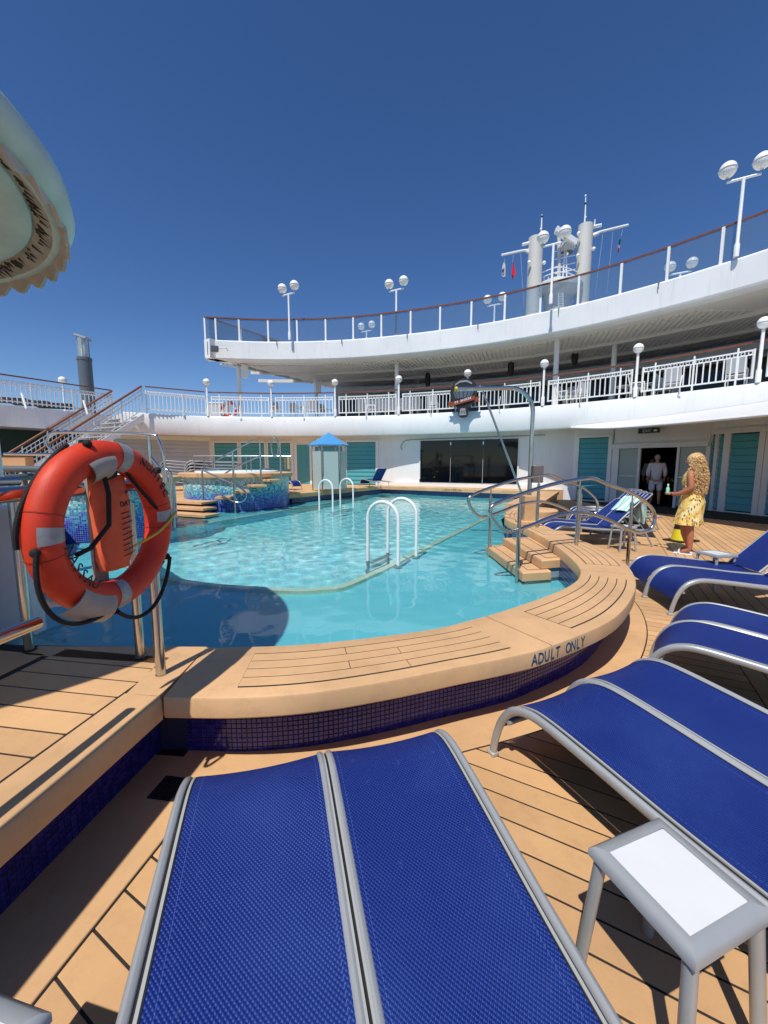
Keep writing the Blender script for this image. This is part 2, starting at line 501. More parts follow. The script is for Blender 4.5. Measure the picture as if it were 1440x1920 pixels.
def st(s, t, z=0): return AX * s + TR * t + Vector((0, 0, z))
mb = MB()
deck_poly = [(-1.6, -4), (16, -4), (16, 22), (-16, 30), (-16, 14.2), (-3.3, 14.2), (-.1, 19.2), (5.85, 15.8), (3.05, 10.3), (2.55, 8.3), (2.5, 5.2), (1.5, 3.0), (.3, 2.35), (-1.3, 2.05)]
mb.prism(deck_poly, -.25, -.0025)
deck = tag(build(mb, 'deck', M['caulk'], smooth=False), kind='structure')
unit = MB().bbox((0, 0, 0), (1, 1, 1), .02).mesh('plank')
unit.materials.append(M['deck'])
def plank(a, b, wd, z0, z1, parent, name='plank', me=unit):
    """board from plan point a to b"""
    a, b = Vector(a), Vector(b); d = b - a
    o = link(name, me, None, parent)
    o.location = ((a.x + b.x) / 2, (a.y + b.y) / 2, (z0 + z1) / 2)
    o.rotation_euler = (0, 0, atan2(d.y, d.x)); o.scale = (d.length, wd, z1 - z0)
    return o
PW = .118
T0 = .95
s = -1.6
def pool_edge_t(s):
    # keep boards out of the pool hollow: first t outside the coping for this s
    for k in range(0, 400):
        t = T0 - .02 - k * .02
        p = st(s, t)
        if inside_pool(p): return t - .02
        if t < -3.6: return t
    return -3.6
OUT = [(-1.03, 1.74), (-.68, 1.735), (-.33, 1.78), (.05, 1.89), (.4, 2.02), (.72, 2.135), (1.02, 2.28), (1.6, 2.68), (2.11, 3.26), (2.45, 3.82), (2.68, 4.42), (2.78, 5.0), (2.78, 5.6), (2.78, 6.5), (2.86, 7.4), (3.12, 8.4), (3.55, 9.15)]
INN = [(-1.95, 2.25), (-1.32, 2.25), (-.85, 2.26), (-.39, 2.31), (.28, 2.5), (.62, 2.68), (.92, 2.87), (1.44, 3.26), (1.78, 3.6), (2.0, 3.98), (2.12, 4.4), (2.22, 4.92), (2.32, 5.65), (2.36, 6.4), (2.36, 7.0), (2.34, 7.5), (2.46, 8.1), (2.72, 8.8), (3.05, 9.5)]
def in_poly(p, poly):
    r = False; n = len(poly)
    for i in range(n):
        a, b = poly[i], poly[(i + 1) % n]
        if (a[1] > p[1]) != (b[1] > p[1]) and p[0] < (b[0] - a[0]) * (p[1] - a[1]) / (b[1] - a[1]) + a[0]: r = not r
    return r
POOLX = [(q[0], q[1]) for q in OUT] + [(5.9, 16), (0, 19), (-9, 16), (-9, 2.3), (-1.3, 2.0)]
def inside_pool(p): return in_poly(p, [(x, y) for x, y in POOLX])
while s < 9.6:
    t1 = T0 - .004
    # the boards stop under the coping
    t0 = -3.2
    k = t1
    while k > -3.2:
        q = st(s + PW / 2, k)
        if inside_pool(q + Vector((0, 0, 0))) and not inside_pool(st(s + PW / 2, k + .05)):
            t0 = k - .12; break
        k -= .04
    if t1 - t0 > .1:
        plank(st(s + PW / 2, t0), st(s + PW / 2, t1), PW - .009, -.03, 0, deck)
    s += PW
t = T0
while t < 7.2:
    plank(st(-2.5, t + PW / 2), st(15.2 - t * .62, t + PW / 2), PW - .009, -.03, 0, deck); t += PW

# border boards: along the platform and round the pool
def strip(A, B, z0, z1, b=.003):
    """solid band between two plan polylines of equal count"""
    mb = MB(); rings = []
    for p, q in zip(A, B):
        p, q = Vector((p[0], p[1], 0)), Vector((q[0], q[1], 0)); d = (q - p).normalized()
        Z = lambda z: Vector((0, 0, z))
        rings.append([p + Z(z0), q + Z(z0), q + Z(z1 - b), q - d * b + Z(z1), p + d * b + Z(z1), p + Z(z1 - b)])
    mb.loft(rings); return mb
def resample(pts, n):
    c = Curve([Vector((p[0], p[1], 0)) for p in pts]); return [c.at(c.L * k / n) for k in range(n + 1)]
oc = catmull([Vector((x, y, 0)) for x, y in OUT], 8)
tile_line = offset(oc, .19)                # the tiled wall stands back under the coping
ring_in = offset(oc, .20)
ring_out = [Vector((p[0], p[1], 0)) for p in offset(oc, -.06)]
ring_out = [p + (p - q).normalized() * (.02 + .05 * i / len(ring_out)) for i, (p, q) in enumerate(zip(ring_out, ring_in))]
cut = [0, 34, 62, 88, len(oc) - 1]
for a, b in zip(cut[:-1], cut[1:]):
    o = build(strip(ring_in[a:b + 1][:], ring_out[a:b + 1][:], -.03, .0045), 'border_board', M['coping'], deck, ang=30)
    ro = ring_out[a:b + 1]
    build(strip(ro, [p + (p - q).normalized() * .009 for p, q in zip(ro, ring_in[a:b + 1])], -.03, .003), 'caulk_line', M['caulk'], deck)
LB0, LB1 = Vector((-1.20, 1.90, 0)), Vector((-1.46, .2, 0))
LB2, LB3 = Vector((-.80, 1.86, 0)), Vector((-1.13, .2, 0))
build(strip([LB0, LB1], [LB2, LB3], -.03, .005), 'border_board', M['coping'], deck)
build(strip([LB2, LB3], [LB2 + Vector((.009, 0, 0)), LB3 + Vector((.009, 0, 0))], -.03, .0035), 'caulk_line', M['caulk'], deck)

# ------------------------------------------------------------------ the pool: basin and water
WZ = .06
water_poly = [(-2.6, 2.2)] + INN[1:] + [(5.85, 15.75), (-.1, 19.15), (-3.3, 14.3), (-6.4, 15.2), (-9.5, 13.6), (-7.8, 9.2), (-5.6, 6.9), (-3.4, 3.4)]
def ripple(x, y):
    h = .0030 * sin(7.0 * x + 3.1 * y + 1.3 * sin(.9 * y)) + .0030 * sin(-4.2 * x + 7.8 * y + 1.1 * sin(1.3 * x))
    h += .0022 * sin(15 * x - 9 * y + 1.7 * sin(1.9 * y + x)) + .0022 * sin(11 * x + 16 * y + 1.5 * sin(2.3 * x - y))
    h += .0012 * sin(27 * x + 7 * y + 2 * sin(3 * y)) + .0012 * sin(-9 * x + 25 * y + 2 * sin(3.4 * x))
    for cx, cy, k, a in ((2.6, 13.4, 16, .0035), (.2, 6.2, 14, .003), (-1.6, 12.6, 13, .002)):
        r = sqrt((x - cx) ** 2 + (y - cy) ** 2); h += a * sin(k * r) * math.exp(-r * .35)
    calm = .15 + .37 / (1 + math.exp(-(y - 5.0) * 1.6))
    return h * calm
def water_mesh(step=.055):
    vid, vs, fs = {}, [], []
    xs = [p[0] for p in water_poly]; ys = [p[1] for p in water_poly]
    nx, ny = int((max(xs) - min(xs)) / step) + 3, int((max(ys) - min(ys)) / step) + 3; x0, y0 = min(xs) - step, min(ys) - step
    ins = {}
    wp = [(p[0], p[1]) for p in water_poly]; n = len(wp)
    for j in range(ny):      # scanline fill: x spans inside the outline
        yc = y0 + (j + .5) * step; cr = []
        for i in range(n):
            a, b = wp[i], wp[(i + 1) % n]
            if (a[1] > yc) != (b[1] > yc): cr.append((b[0] - a[0]) * (yc - a[1]) / (b[1] - a[1]) + a[0])
        cr.sort()
        for a, b in zip(cr[::2], cr[1::2]):
            for i in range(max(0, int((a - x0) / step) - 1), min(nx, int((b - x0) / step) + 2)):
                q = []
                for di, dj in ((0, 0), (1, 0), (1, 1), (0, 1)):
                    k = (i + di, j + dj)
                    if k not in vid:
                        vid[k] = len(vs); x, y = x0 + k[0] * step, y0 + k[1] * step; vs.append((x, y, WZ + ripple(x, y)))
                    q.append(vid[k])
                fs.append(tuple(q))
    me = bpy.data.meshes.new('pool_water'); me.from_pydata(vs, [], fs); me.polygons.foreach_set('use_smooth', [True] * len(me.polygons)); me.update(); return me
wobj = tag(link('pool_water', water_mesh(), M['water']), kind='structure')
wobj.cycles.is_caustics_caster = True
pool = thing('swimming_pool', 'big turquoise swimming pool with raised curved tan coping and blue mosaic base', 'pool', (0, 9, 0))
deep = [(-.74, 4.50), (-.5, 4.60), (-.21, 5.05), (.03, 5.47), (.53, 6.42), (1.78, 8.75), (3.27, 11.55), (5.45, 15.7), (-.1, 18.9), (-.9, 17.3), (-2.31, 14.0), (-3.48, 11.4), (-4.63, 8.9), (-4.9, 7.4), (-4.3, 6.2), (-3.2, 5.2), (-2.2, 4.7), (-1.41, 4.52), (-1.0, 4.46)]
dsm = [Vector((x, y, 0)) for x, y in deep]
SHZ, DPZ = -.10, -1.25
# shelf floor with the deep hole cut out: ring built by bridging the hole to the outline
bm = bmesh.new()
ov = [bm.verts.new((p[0], p[1], SHZ)) for p in water_poly]; dv = [bm.verts.new((p.x, p.y, SHZ)) for p in dsm]
es = [bm.edges.new((vs[i], vs[(i + 1) % len(vs)])) for vs in (ov, dv) for i in range(len(vs))]
bmesh.ops.triangle_fill(bm, use_beauty=True, edges=es)
drop = [f for f in bm.faces if in_poly(f.calc_center_median(), [(p.x, p.y) for p in dsm])]
bmesh.ops.delete(bm, geom=drop, context='FACES_ONLY')
me = bpy.data.meshes.new('pool_shelf'); bm.to_mesh(me); bm.free()
link('shelf_floor', me, M['shelf'], pool).cycles.is_caustics_receiver = True
mb = MB(); n = len(dsm)
mb.add([(p.x, p.y, SHZ) for p in dsm] + [(p.x, p.y, DPZ) for p in dsm], [(i, (i + 1) % n, n + (i + 1) % n, n + i) for i in range(n)] + [tuple(range(n, 2 * n))])
build(mb, 'deep_basin', M['basin'], pool, recalc=False, smooth=False).cycles.is_caustics_receiver = True
# pale nosing along the edge of the shelf
edge = catmull(dsm, 5, True)
n = len(edge); rg = []
for i in range(n):
    t = (edge[(i + 1) % n] - edge[i - 1]).normalized(); nn = Vector((-t.y, t.x, 0)) * .05
    p = edge[i]; Z = Vector((0, 0, 1))
    rg.append([p - nn + Z * SHZ, p + nn + Z * SHZ, p + nn + Z * .03, p - nn + Z * .03])
rg.append(rg[0]); mb = MB().loft(rg, caps=False)
build(mb, 'shelf_nosing', mat('nosing', srgb(246, 242, 214), .5), pool, smooth=False).cycles.is_caustics_receiver = True
# pool side wall under the coping
mb = MB().wall([Vector((p[0], p[1], 0)) for p in water_poly + [water_poly[0]]], SHZ, .30)
M['pooltile'] = mosaic('navy_pool_tile', 0, 1, [(0, srgb(16, 24, 92)), (.3, srgb(24, 36, 120)), (.7, srgb(34, 52, 140))], .05, 1.2)
build(mb, 'pool_side_wall', M['pooltile'], pool, smooth=False).cycles.is_caustics_receiver = True

# ------------------------------------------------------------------ coping sections with inlaid slats
ic = catmull([Vector((x, y, 0)) for x, y in INN], 8)
CT, CB = .42, .308
NS = 120
# outline sampled so that joints run square across
Oc, Ic = Curve(oc), Curve(ic)
def nearest_inner(p, lo):
    best = None
    for k in range(0, 400):
        d = lo + k * .02
        if d > Ic.L: break
        q = Ic.at(d); e = (q - p).length
        if best is None or e < best[0]: best = (e, d)
        if e > best[0] + .5: break
    return best[1]
samples = []; last = 0.0
for k in range(NS + 1):
    p = Oc.at(Oc.L * k / NS); d = max(last, nearest_inner(p, max(0, last - .02))) if k else .90
    d = max(d, last); last = d; samples.append((p, d))
dd = [d for _, d in samples]
sm = []
for i in range(len(dd)):
    wnd = min(5, i, len(dd) - 1 - i); sm.append(sum(dd[i - wnd:i + wnd + 1]) / (2 * wnd + 1))
samples = [(p, Ic.at(d)) for (p, _), d in zip(samples, sm)]
def coping_ring(p, q, b=.014):
    d = (q - p).normalized(); Z = lambda z: Vector((0, 0, z))
    return [p + d * .012 + Z(CB), p + Z(CB + .012), p + Z(CT - b), p + d * b * .3 + Z(CT - b * .3), p + d * b + Z(CT), q - d * b + Z(CT), q - d * b * .3 + Z(CT - b * .3), q + Z(CT - b), q + Z(CB - .02), q - d * .03 + Z(CB - .02)]
joints = [0, 26, 52, 76, 99, NS]
sect = []
for j, (a, b) in enumerate(zip(joints[:-1], joints[1:])):
    fine = []
    for i in range(a, b + 1):
        fine.append(samples[i])
    # leave a thin joint
    e = .0045
    fa, fb = fine[0], fine[-1]
    ta = (fine[1][0] - fa[0]).normalized() * e; tb = (fine[-2][0] - fb[0]).normalized() * e
    fine[0] = (fa[0] + ta, fa[1] + ta); fine[-1] = (fb[0] + tb, fb[1] + tb)
    mb = MB().loft([coping_ring(p, q) for p, q in fine])
    o = build(mb, 'coping_section', M['coping'], pool, ang=40)
    sect.append(o)
    # inlay: dark bed, then curved slats two millimetres proud of it
    m = len(fine)
    i0, i1 = int(m * .16), int(m * .86)
    w0, w1 = .17, .80
    bed = [(p.lerp(q, w0 - .012), p.lerp(q, w1 + .012)) for p, q in fine[i0:i1 + 1]]
    build(strip([x for x, _ in bed], [y for _, y in bed], CT - .01, CT + .0012, .0005), 'inlay_joint', M['caulk'], o)
    for r in range(4):
        f0 = w0 + (w1 - w0) * r / 4 + .007; f1 = w0 + (w1 - w0) * (r + 1) / 4 - .007
        mid = i0 + int((i1 - i0) * (.38 if r % 2 else .58))
        for x0, x1 in ((i0, mid), (mid, i1)):
            seg = fine[x0:x1 + 1]
            if len(seg) < 2: continue
            sh = (seg[1][0] - seg[0][0]).normalized() * .0022
            A = [p.lerp(q, f0) for p, q in seg]; B = [p.lerp(q, f1) for p, q in seg]
            for L_ in (A, B):
                L_[0] = L_[0] + sh; L_[-1] = L_[-1] - sh
            build(strip(A, B, CT - .01, CT + .0030, .001), 'slat', M['coping'], o)
# joint filler so that the seam reads dark
for j in joints[1:-1]:
    mb = MB()
    p, q = samples[j]; d = (q - p).normalized(); t = (samples[j + 1][0] - samples[j - 1][0]).normalized()
    mb.frame(p + d * .014 - t * .006 + Vector((0, 0, CB + .01)), t * .012, d * ((q - p).length - .03), Vector((0, 0, CT - CB - .014)))
    build(mb, 'coping_joint', M['caulk'], pool, smooth=False)
core = [(p.lerp(q, .42), p.lerp(q, .985)) for p, q in samples]
build(strip([a for a, _ in core], [b for _, b in core], SHZ - .05, .285), 'coping_core', M['grout'], pool, smooth=False)  # unseen solid fill added under the coping to block light
# text on the face of the coping
da = min(range(NS + 1), key=lambda i: (samples[i][0] - Vector((.83, 2.19, 0))).length) * Oc.L / NS
db = min(range(NS + 1), key=lambda i: (samples[i][0] - Vector((1.26, 2.42, 0))).length) * Oc.L / NS
txt = 'ADULT ONLY'
bmx = bmesh.new()
for k, ch in enumerate(txt):
    if ch == ' ': continue
    me = text_mesh(ch, .098, .0015)
    d = da + (db - da) * (k + .3) / (len(txt) - .4)
    p = Oc.at(d); t = Oc.dir(d); nrm = Vector((t.y, -t.x, 0))
    m4 = Matrix(((t.x * .72, 0, nrm.x, p.x + nrm.x * .001), (t.y * .72, 0, nrm.y, p.y + nrm.y * .001), (0, 1, 0, CB + .026), (0, 0, 0, 1)))
    me.transform(m4); bmx.from_mesh(me); bpy.data.meshes.remove(me)
me = bpy.data.meshes.new('lettering'); bmx.to_mesh(me); bmx.free()
tag(link('lettering', me, M['blueink'], sect[2]), kind='stuff')

# ------------------------------------------------------------------ mosaic base of the pool: small navy tiles
M['tile'] = NT('navy_mosaic')
_t = M['tile']; _oi = _t.new('ShaderNodeObjectInfo'); _vn = _t.new('ShaderNodeTexWhiteNoise', noise_dimensions='3D')
_g = _t.new('ShaderNodeVectorMath', operation='SCALE'); _g.inputs[3].default_value = 40; _t.link(_t.world(), _g.inputs[0])
_f = _t.new('ShaderNodeVectorMath', operation='FLOOR'); _t.link(_g.outputs[0], _f.inputs[0]); _t.link(_f.outputs[0], _vn.inputs['Vector'])
_t.link(_t.ramp(_vn.outputs[0], [(0, srgb(30, 30, 104)), (.5, srgb(40, 38, 124)), (1, srgb(54, 50, 142))]), _t.b.inputs['Base Color'])
_t.b.inputs['Roughness'].default_value = .16
M['tile'] = _t.m
TP = .0262
tl = Curve([Vector((p.x, p.y, 0)) for p in tile_line])
def tile_wall(curve, z0, z1, out_sign, parent, near, maxn):
    """grout sheet plus one chip per tile; the nearest become parts, the rest one joined part"""
    pts = curve.span(0, curve.L, .08)
    gm = MB().wall(pts, z0 - .02, z1 + .02); build(gm, 'grout', M['grout'], parent, smooth=False)
    cells = []
    n = int(curve.L / TP); rows = int((z1 - z0) / TP)
    for i in range(n):
        p = curve.at((i + .5) * TP); t = curve.dir((i + .5) * TP); nr = Vector((t.y, -t.x, 0)) * out_sign
        for r in range(rows):
            cells.append((p + Vector((0, 0, z0 + (r + .5) * TP)), t, nr))
    cells.sort(key=lambda c: (c[0] - near).length)
    h = TP * .445
    chip = MB(); chip.add([(-h, 0, -h), (h, 0, -h), (h, 0, h), (-h, 0, h), (-h * .84, -.003, -h * .84), (h * .84, -.003, -h * .84), (h * .84, -.003, h * .84), (-h * .84, -.003, h * .84)],
        [(4, 5, 6, 7), (0, 1, 5, 4), (1, 2, 6, 5), (2, 3, 7, 6), (3, 0, 4, 7)])
    cme = chip.mesh('tile', smooth=False); cme.materials.append(M['tile'])
    for p, t, nr in cells[:maxn]:
        o = link('tile', cme, None, parent); o.location = p + nr * .0005
        o.rotation_euler = (0, 0, atan2(nr.x, -nr.y))
    rest = MB()
    for p, t, nr in cells[maxn:]:
        c = p + nr * .0035; a = t * h * .9; u = Vector((0, 0, h * .9)); bk = p + nr * .0005; A = t * h; U = Vector((0, 0, h))
        rest.add([bk - A - U, bk + A - U, bk + A + U, bk - A + U, c - a - u, c + a - u, c + a + u, c - a + u], [(4, 5, 6, 7), (0, 1, 5, 4), (1, 2, 6, 5), (2, 3, 7, 6), (3, 0, 4, 7)])
    if rest.f: tag(build(rest, 'tile_field', M['tile'], parent, smooth=False, recalc=False), kind='stuff')
tile_wall(tl, .004, CB, 1, pool, Vector((-.3, 1.95, .15)), 150)

# ------------------------------------------------------------------ platform at the left (same height as the coping)
plat = thing('boarding_platform', 'raised tan planked platform with navy tiled side beside the pool, under the lifebuoy', 'platform', (-1.6, 1.4, 0))
PE = [(-1.035, 1.742), (-1.335, -.3)]
platp = [(-1.045, 1.74), (-1.345, -.3), (-3.3, -.3), (-3.3, 2.5), (-2.2, 2.28), (-1.045, 2.252)]
mb = MB().prism([(x - (.03 if i < 2 else 0), y) for i, (x, y) in enumerate(platp)], .30, CT - .003)
build(mb, 'platform_bed', M['caulk'], plat, smooth=False)
e0, e1 = Vector((-1.04, 2.25, 0)), Vector((-1.345, -.3, 0))
ed = Vector((-.147, -.989, 0)); en = Vector((.989, -.147, 0))
def bull(p, wdt):   # edge board profile, rounded on the outside
    Z = lambda z: Vector((0, 0, z)); b = .02
    return [p + Z(CB), p + Z(CT - b), p - en * b * .3 + Z(CT - b * .3), p - en * b + Z(CT), p - en * (wdt) + Z(CT), p - en * wdt + Z(CB)]
ptop = Vector((-1.035, 1.742, 0)); pbot = ptop + ed * 2.2
build(MB().loft([bull(ptop, .19), bull(pbot, .19)]), 'edge_board', M['coping'], plat)
fill = [(-1.047, 1.75), (-1.047, 2.252), (-2.05, 2.262), (-2.05, 2.16), (-1.226, 2.055), (-1.215, 1.77)]
build(MB().prism(fill, CB, CT), 'corner_board', M['coping'], plat, smooth=False)
# cross boards
bdir = Vector((cos(radians(-9)), sin(radians(-9)), 0)); bn = Vector((-bdir.y, bdir.x, 0))
for k in range(16):
    # right end follows the edge board
    yk = 2.03 - k * .128
    tt = (ptop.y - yk) / .989
    right = ptop - en * .199 + ed * tt
    left = right - bdir * (.70)
    plank(left, right - bdir * .004, .120, CT - .03, CT, plat, 'cross_board')
lf = Vector((-1.93, 2.14, 0))
build(MB().loft([[p + Vector((0, 0, z)) + en * x for x, z in ((0, CB), (0, CT), (-.9, CT), (-.9, CB))] for p in (lf + Vector((0, .02, 0)), lf + ed * 2.4)]), 'side_board', M['coping'], plat, smooth=False)
tw = Curve([ptop + Vector((-.14, .2, 0)), ptop + ed * 1.6 + Vector((-.14, 0, 0))])
tile_wall(tw, .006, CB, -1, plat, Vector((-1.2, 1.1, .15)), 140)
build(MB().prism([(-1.5, 1.955), (-.98, 1.94), (-.98, 2.23), (-1.5, 2.23)], -.05, .30), 'corner_wall', M['grout'], plat, smooth=False)
# drain
dr = thing('deck_drain', 'small black square drain grate in the shaded corner of the deck', 'drain', PZ(318, 1478, .006))
dc = PZ(318, 1478, .006)
build(MB().box(dc + Vector((0, 0, .001)), (.13, .13, .004), -.15), 'drain_pan', M['black'], dr, smooth=False)
for k in range(6):
    q = dc + Vector(((k - 2.5) * .02, (k - 2.5) * -.003, .004))
    build(MB().box(q, (.006, .12, .004), -.15), 'bar', M['steel'], dr, smooth=False)

# ------------------------------------------------------------------ steps down into the pool
def step(name, A, B, C_, D, z0, z1):
    rg = lambda z, k=0: [Vector((p[0], p[1], z)) for p in (A, B, C_, D)]
    cen = sum((Vector((p[0], p[1], 0)) for p in (A, B, C_, D)), Vector()) / 4
    ins = [Vector((p[0], p[1], z1)).lerp(Vector((cen.x, cen.y, z1)), .03) for p in (A, B, C_, D)]
    o = build(MB().loft([rg(z0), rg(z1 - .015), ins]), name, M['coping'], pool, smooth=False)
    L = [Vector((p[0], p[1], z1 + .001)) for p in (A, B, C_, D)]
    for f0, f1 in ((.2, .45), (.5, .75)):   # dark anti-slip inlay lines
        pass
    q = [L[0].lerp(L[3], .28).lerp(L[1].lerp(L[2], .28), .06), L[0].lerp(L[3], .28).lerp(L[1].lerp(L[2], .28), .94), L[0].lerp(L[3], .8).lerp(L[1].lerp(L[2], .8), .94), L[0].lerp(L[3], .8).lerp(L[1].lerp(L[2], .8), .06)]
    build(MB().tube(q, .004, 4, closed=True), 'inlay_line', M['caulk'], o)
    return o
step('step', (1.92, 6.36), (1.96, 4.86), (2.32, 4.96), (2.40, 6.45), .19, .30)
step('step', (1.64, 6.34), (1.68, 4.72), (2.06, 4.80), (2.02, 6.42), .07, .18)
mb = MB(); mb.prism([(1.70, 6.3), (1.74, 4.80), (2.3, 4.98), (2.4, 6.4)], SHZ, .075)
mb.prism([(1.98, 6.3), (2.02, 4.90), (2.3, 4.98), (2.4, 6.4)], .07, .195)
build(mb, 'step_riser', mosaic('step_riser_tile', 0, 1, [(0, srgb(24, 50, 140)), (.3, srgb(40, 70, 170)), (.7, srgb(60, 100, 190))], .05, 1.2), pool, smooth=False)

# far and side copings of the pool
def far_coping(pts, wd, z0=.26, side=1):
    ps = [Vector((x, y, 0)) for x, y in pts]; q = offset(ps, wd * side)
    for i in range(len(ps) - 1):
        n = max(1, int((ps[i + 1] - ps[i]).length / 2.2))
        for k in range(n):
            a, b = ps[i].lerp(ps[i + 1], (k + .002) / n), ps[i].lerp(ps[i + 1], (k + .998) / n)
            c, d = q[i].lerp(q[i + 1], (k + .002) / n), q[i].lerp(q[i + 1], (k + .998) / n)
            o = build(strip([a, b], [c, d], z0, CT, .02), 'coping_section', M['coping'], pool, smooth=False)
far_coping([(-.22, 19.08), (5.83, 15.60)], .68, side=1)
far_coping([(-3.50, 13.63), (-.05, 19.13)], .70, side=1)
# bench at the right, planked
ps0, ps1 = Vector((5.95, 15.7, 0)), Vector((3.2, 10.6, 0)); nrm = TR
for k in range(6):
    a = nrm * (.02 + k * .14)
    build(strip([ps1 + a, ps0 + a], [ps1 + a + nrm * .134, ps0 + a + nrm * .134], .30, CT, .004), 'bench_plank', M['coping'], pool, smooth=False)
build(MB().prism([tuple((ps1 + nrm * .05))[:2], tuple((ps0 + nrm * .05))[:2], tuple((ps0 + nrm * .8))[:2], tuple((ps1 + nrm * .8))[:2]], 0, .30), 'bench_base', M['coping'], pool, smooth=False)
build(MB().lathe([(.001, .36), (.52, .36), (.55, .34), (.55, .16), (.50, .14), (.50, 0)], (3.75, 9.9, 0), 32), 'round_seat', M['coping'], pool)
# depth marking on the far coping
me = text_mesh('1.55m / 5ft 1in', .15, .002)
fa, fb = Vector((-.22, 19.08, 0)), Vector((5.83, 15.60, 0)); fd = (fb - fa).normalized(); fn = Vector((fd.y, -fd.x, 0))
pp = fa.lerp(fb, .52)
me.transform(Matrix(((fd.x, 0, fn.x, pp.x + fn.x * .004), (fd.y, 0, fn.y, pp.y + fn.y * .004), (0, 1, 0, .29), (0, 0, 0, 1))))
tag(link('lettering', me, M['ink'], pool), kind='stuff')
# stage floor between the far coping and the wall, and the left terrace
mb = MB(); mb.prism([(-.2, 19.6), (6.2, 16.1), (8.2, 16.6), (.2, 20.6)], 0, .41)
mb.prism([(-4.2, 14.0), (-.4, 19.6), (0, 20.6), (-9, 22), (-16, 19), (-16, 15.6), (-9.6, 14.4)], 0, .41)
tag(build(mb, 'terrace', M['coping'], smooth=False), kind='structure')
# ================================================================== LOUNGERS AND TABLES
LW = .262      # half distance between the two side rails
prof = catmull([Vector((0, y, z)) for y, z in [(0, .012), (.016, .10), (.055, .215), (.12, .305), (.21, .350), (.32, .360), (.55, .343), (.85, .315), (1.15, .30), (1.5, .295), (1.9, .29)]], 6)
def side_rail(x):
    mb = MB(); rings = []
    for i, p in enumerate(prof):
        t = (prof[min(len(prof) - 1, i + 1)] - prof[max(0, i - 1)]).normalized(); nz = Vector((0, -t.z, t.y))
        ring = []
        for k in range(12):
            a = 2 * pi * k / 12
            ring.append(p + Vector((x, 0, 0)) + Vector((cos(a) * .0155, 0, 0)) + nz * (sin(a) * .021))
        rings.append(ring)
    return mb.loft(rings)
PC = Curve(prof)
def bead(x, w_, dz):
    mb = MB(); rings = []
    for p in PC.span(.13, 1.42, .03):
        rings.append([p + Vector((x - w_, 0, dz)), p + Vector((x + w_, 0, dz)), p + Vector((x + w_, 0, dz + .006)), p + Vector((x - w_, 0, dz + .006))])
    return mb.loft(rings)
def lounger_meshes():
    ms = {}
    fw = LW - .034
    def fab(u, v):
        d = .14 + (1.40 - .14) * v; p = PC.at(d); t = PC.dir(d); nz = Vector((0, -t.z, t.y))
        sag = -.012 * (1 - (2 * u - 1) ** 2)
        return p + Vector(((2 * u - 1) * fw, 0, 0)) + nz * (.014 + sag)
    mb = MB().grid(fab, 10, 46, fw * 2, 1.26)
    # under side of the sling, so that it has thickness
    mb.grid(lambda u, v: fab(u, v) - Vector((0, 0, .003)), 10, 46, fw * 2, 1.26)
    ms['seat_sling'] = (mb.mesh('seat_sling', recalc=False, ang=60), M['fabric'])
    for s_, nm in ((-1, 'a'), (1, 'b')):
        ms['side_rail' + nm] = (side_rail(s_ * LW).mesh('side_rail'), M['alu'])
        ms['bead' + nm] = (bead(s_ * (LW - .0265), .0042, .012).mesh('bead', smooth=False), M['alu_lt'])
        ms['gap' + nm] = (bead(s_ * (LW - .0195), .0032, .006).mesh('groove', smooth=False), M['black'])
        ms['stitch' + nm] = (bead(s_ * (LW - .033), .002, .010).mesh('hem', smooth=False), M['black'])
        f = MB(); f.bbox((s_ * LW, .0, .011), (.042, .05, .022), .004); ms['foot' + nm] = (f.mesh('foot_cap'), M['alu_lt'])
        l = MB(); l.tube([(s_ * (LW - .004), 1.70, .29), (s_ * (LW + .006), 1.87, 0)], .016, 10); ms['leg' + nm] = (l.mesh('leg'), M['alu'])
    stt = MB()
    for s_ in (-1, 1):
        for p in PC.span(.16, 1.38, .014):
            stt.box(p + Vector((s_ * (fw - .028), 0, .0135 - .012 * (1 - ((fw - .028) / fw) ** 2))), (.0016, .0085, .002))
    ms['stitching'] = (stt.mesh('stitching', smooth=False), mat('thread', srgb(70, 90, 158), .7))
    cb = MB(); cb.tube([(-LW, .10, .235), (LW, .10, .235)], .013, 10); ms['crossbar'] = (cb.mesh('crossbar'), M['alu'])
    cb = MB(); cb.tube([(-LW, 1.77, .18), (LW, 1.77, .18)], .012, 10); ms['crossbar2'] = (cb.mesh('crossbar'), M['alu'])
    return ms
LM = lounger_meshes()
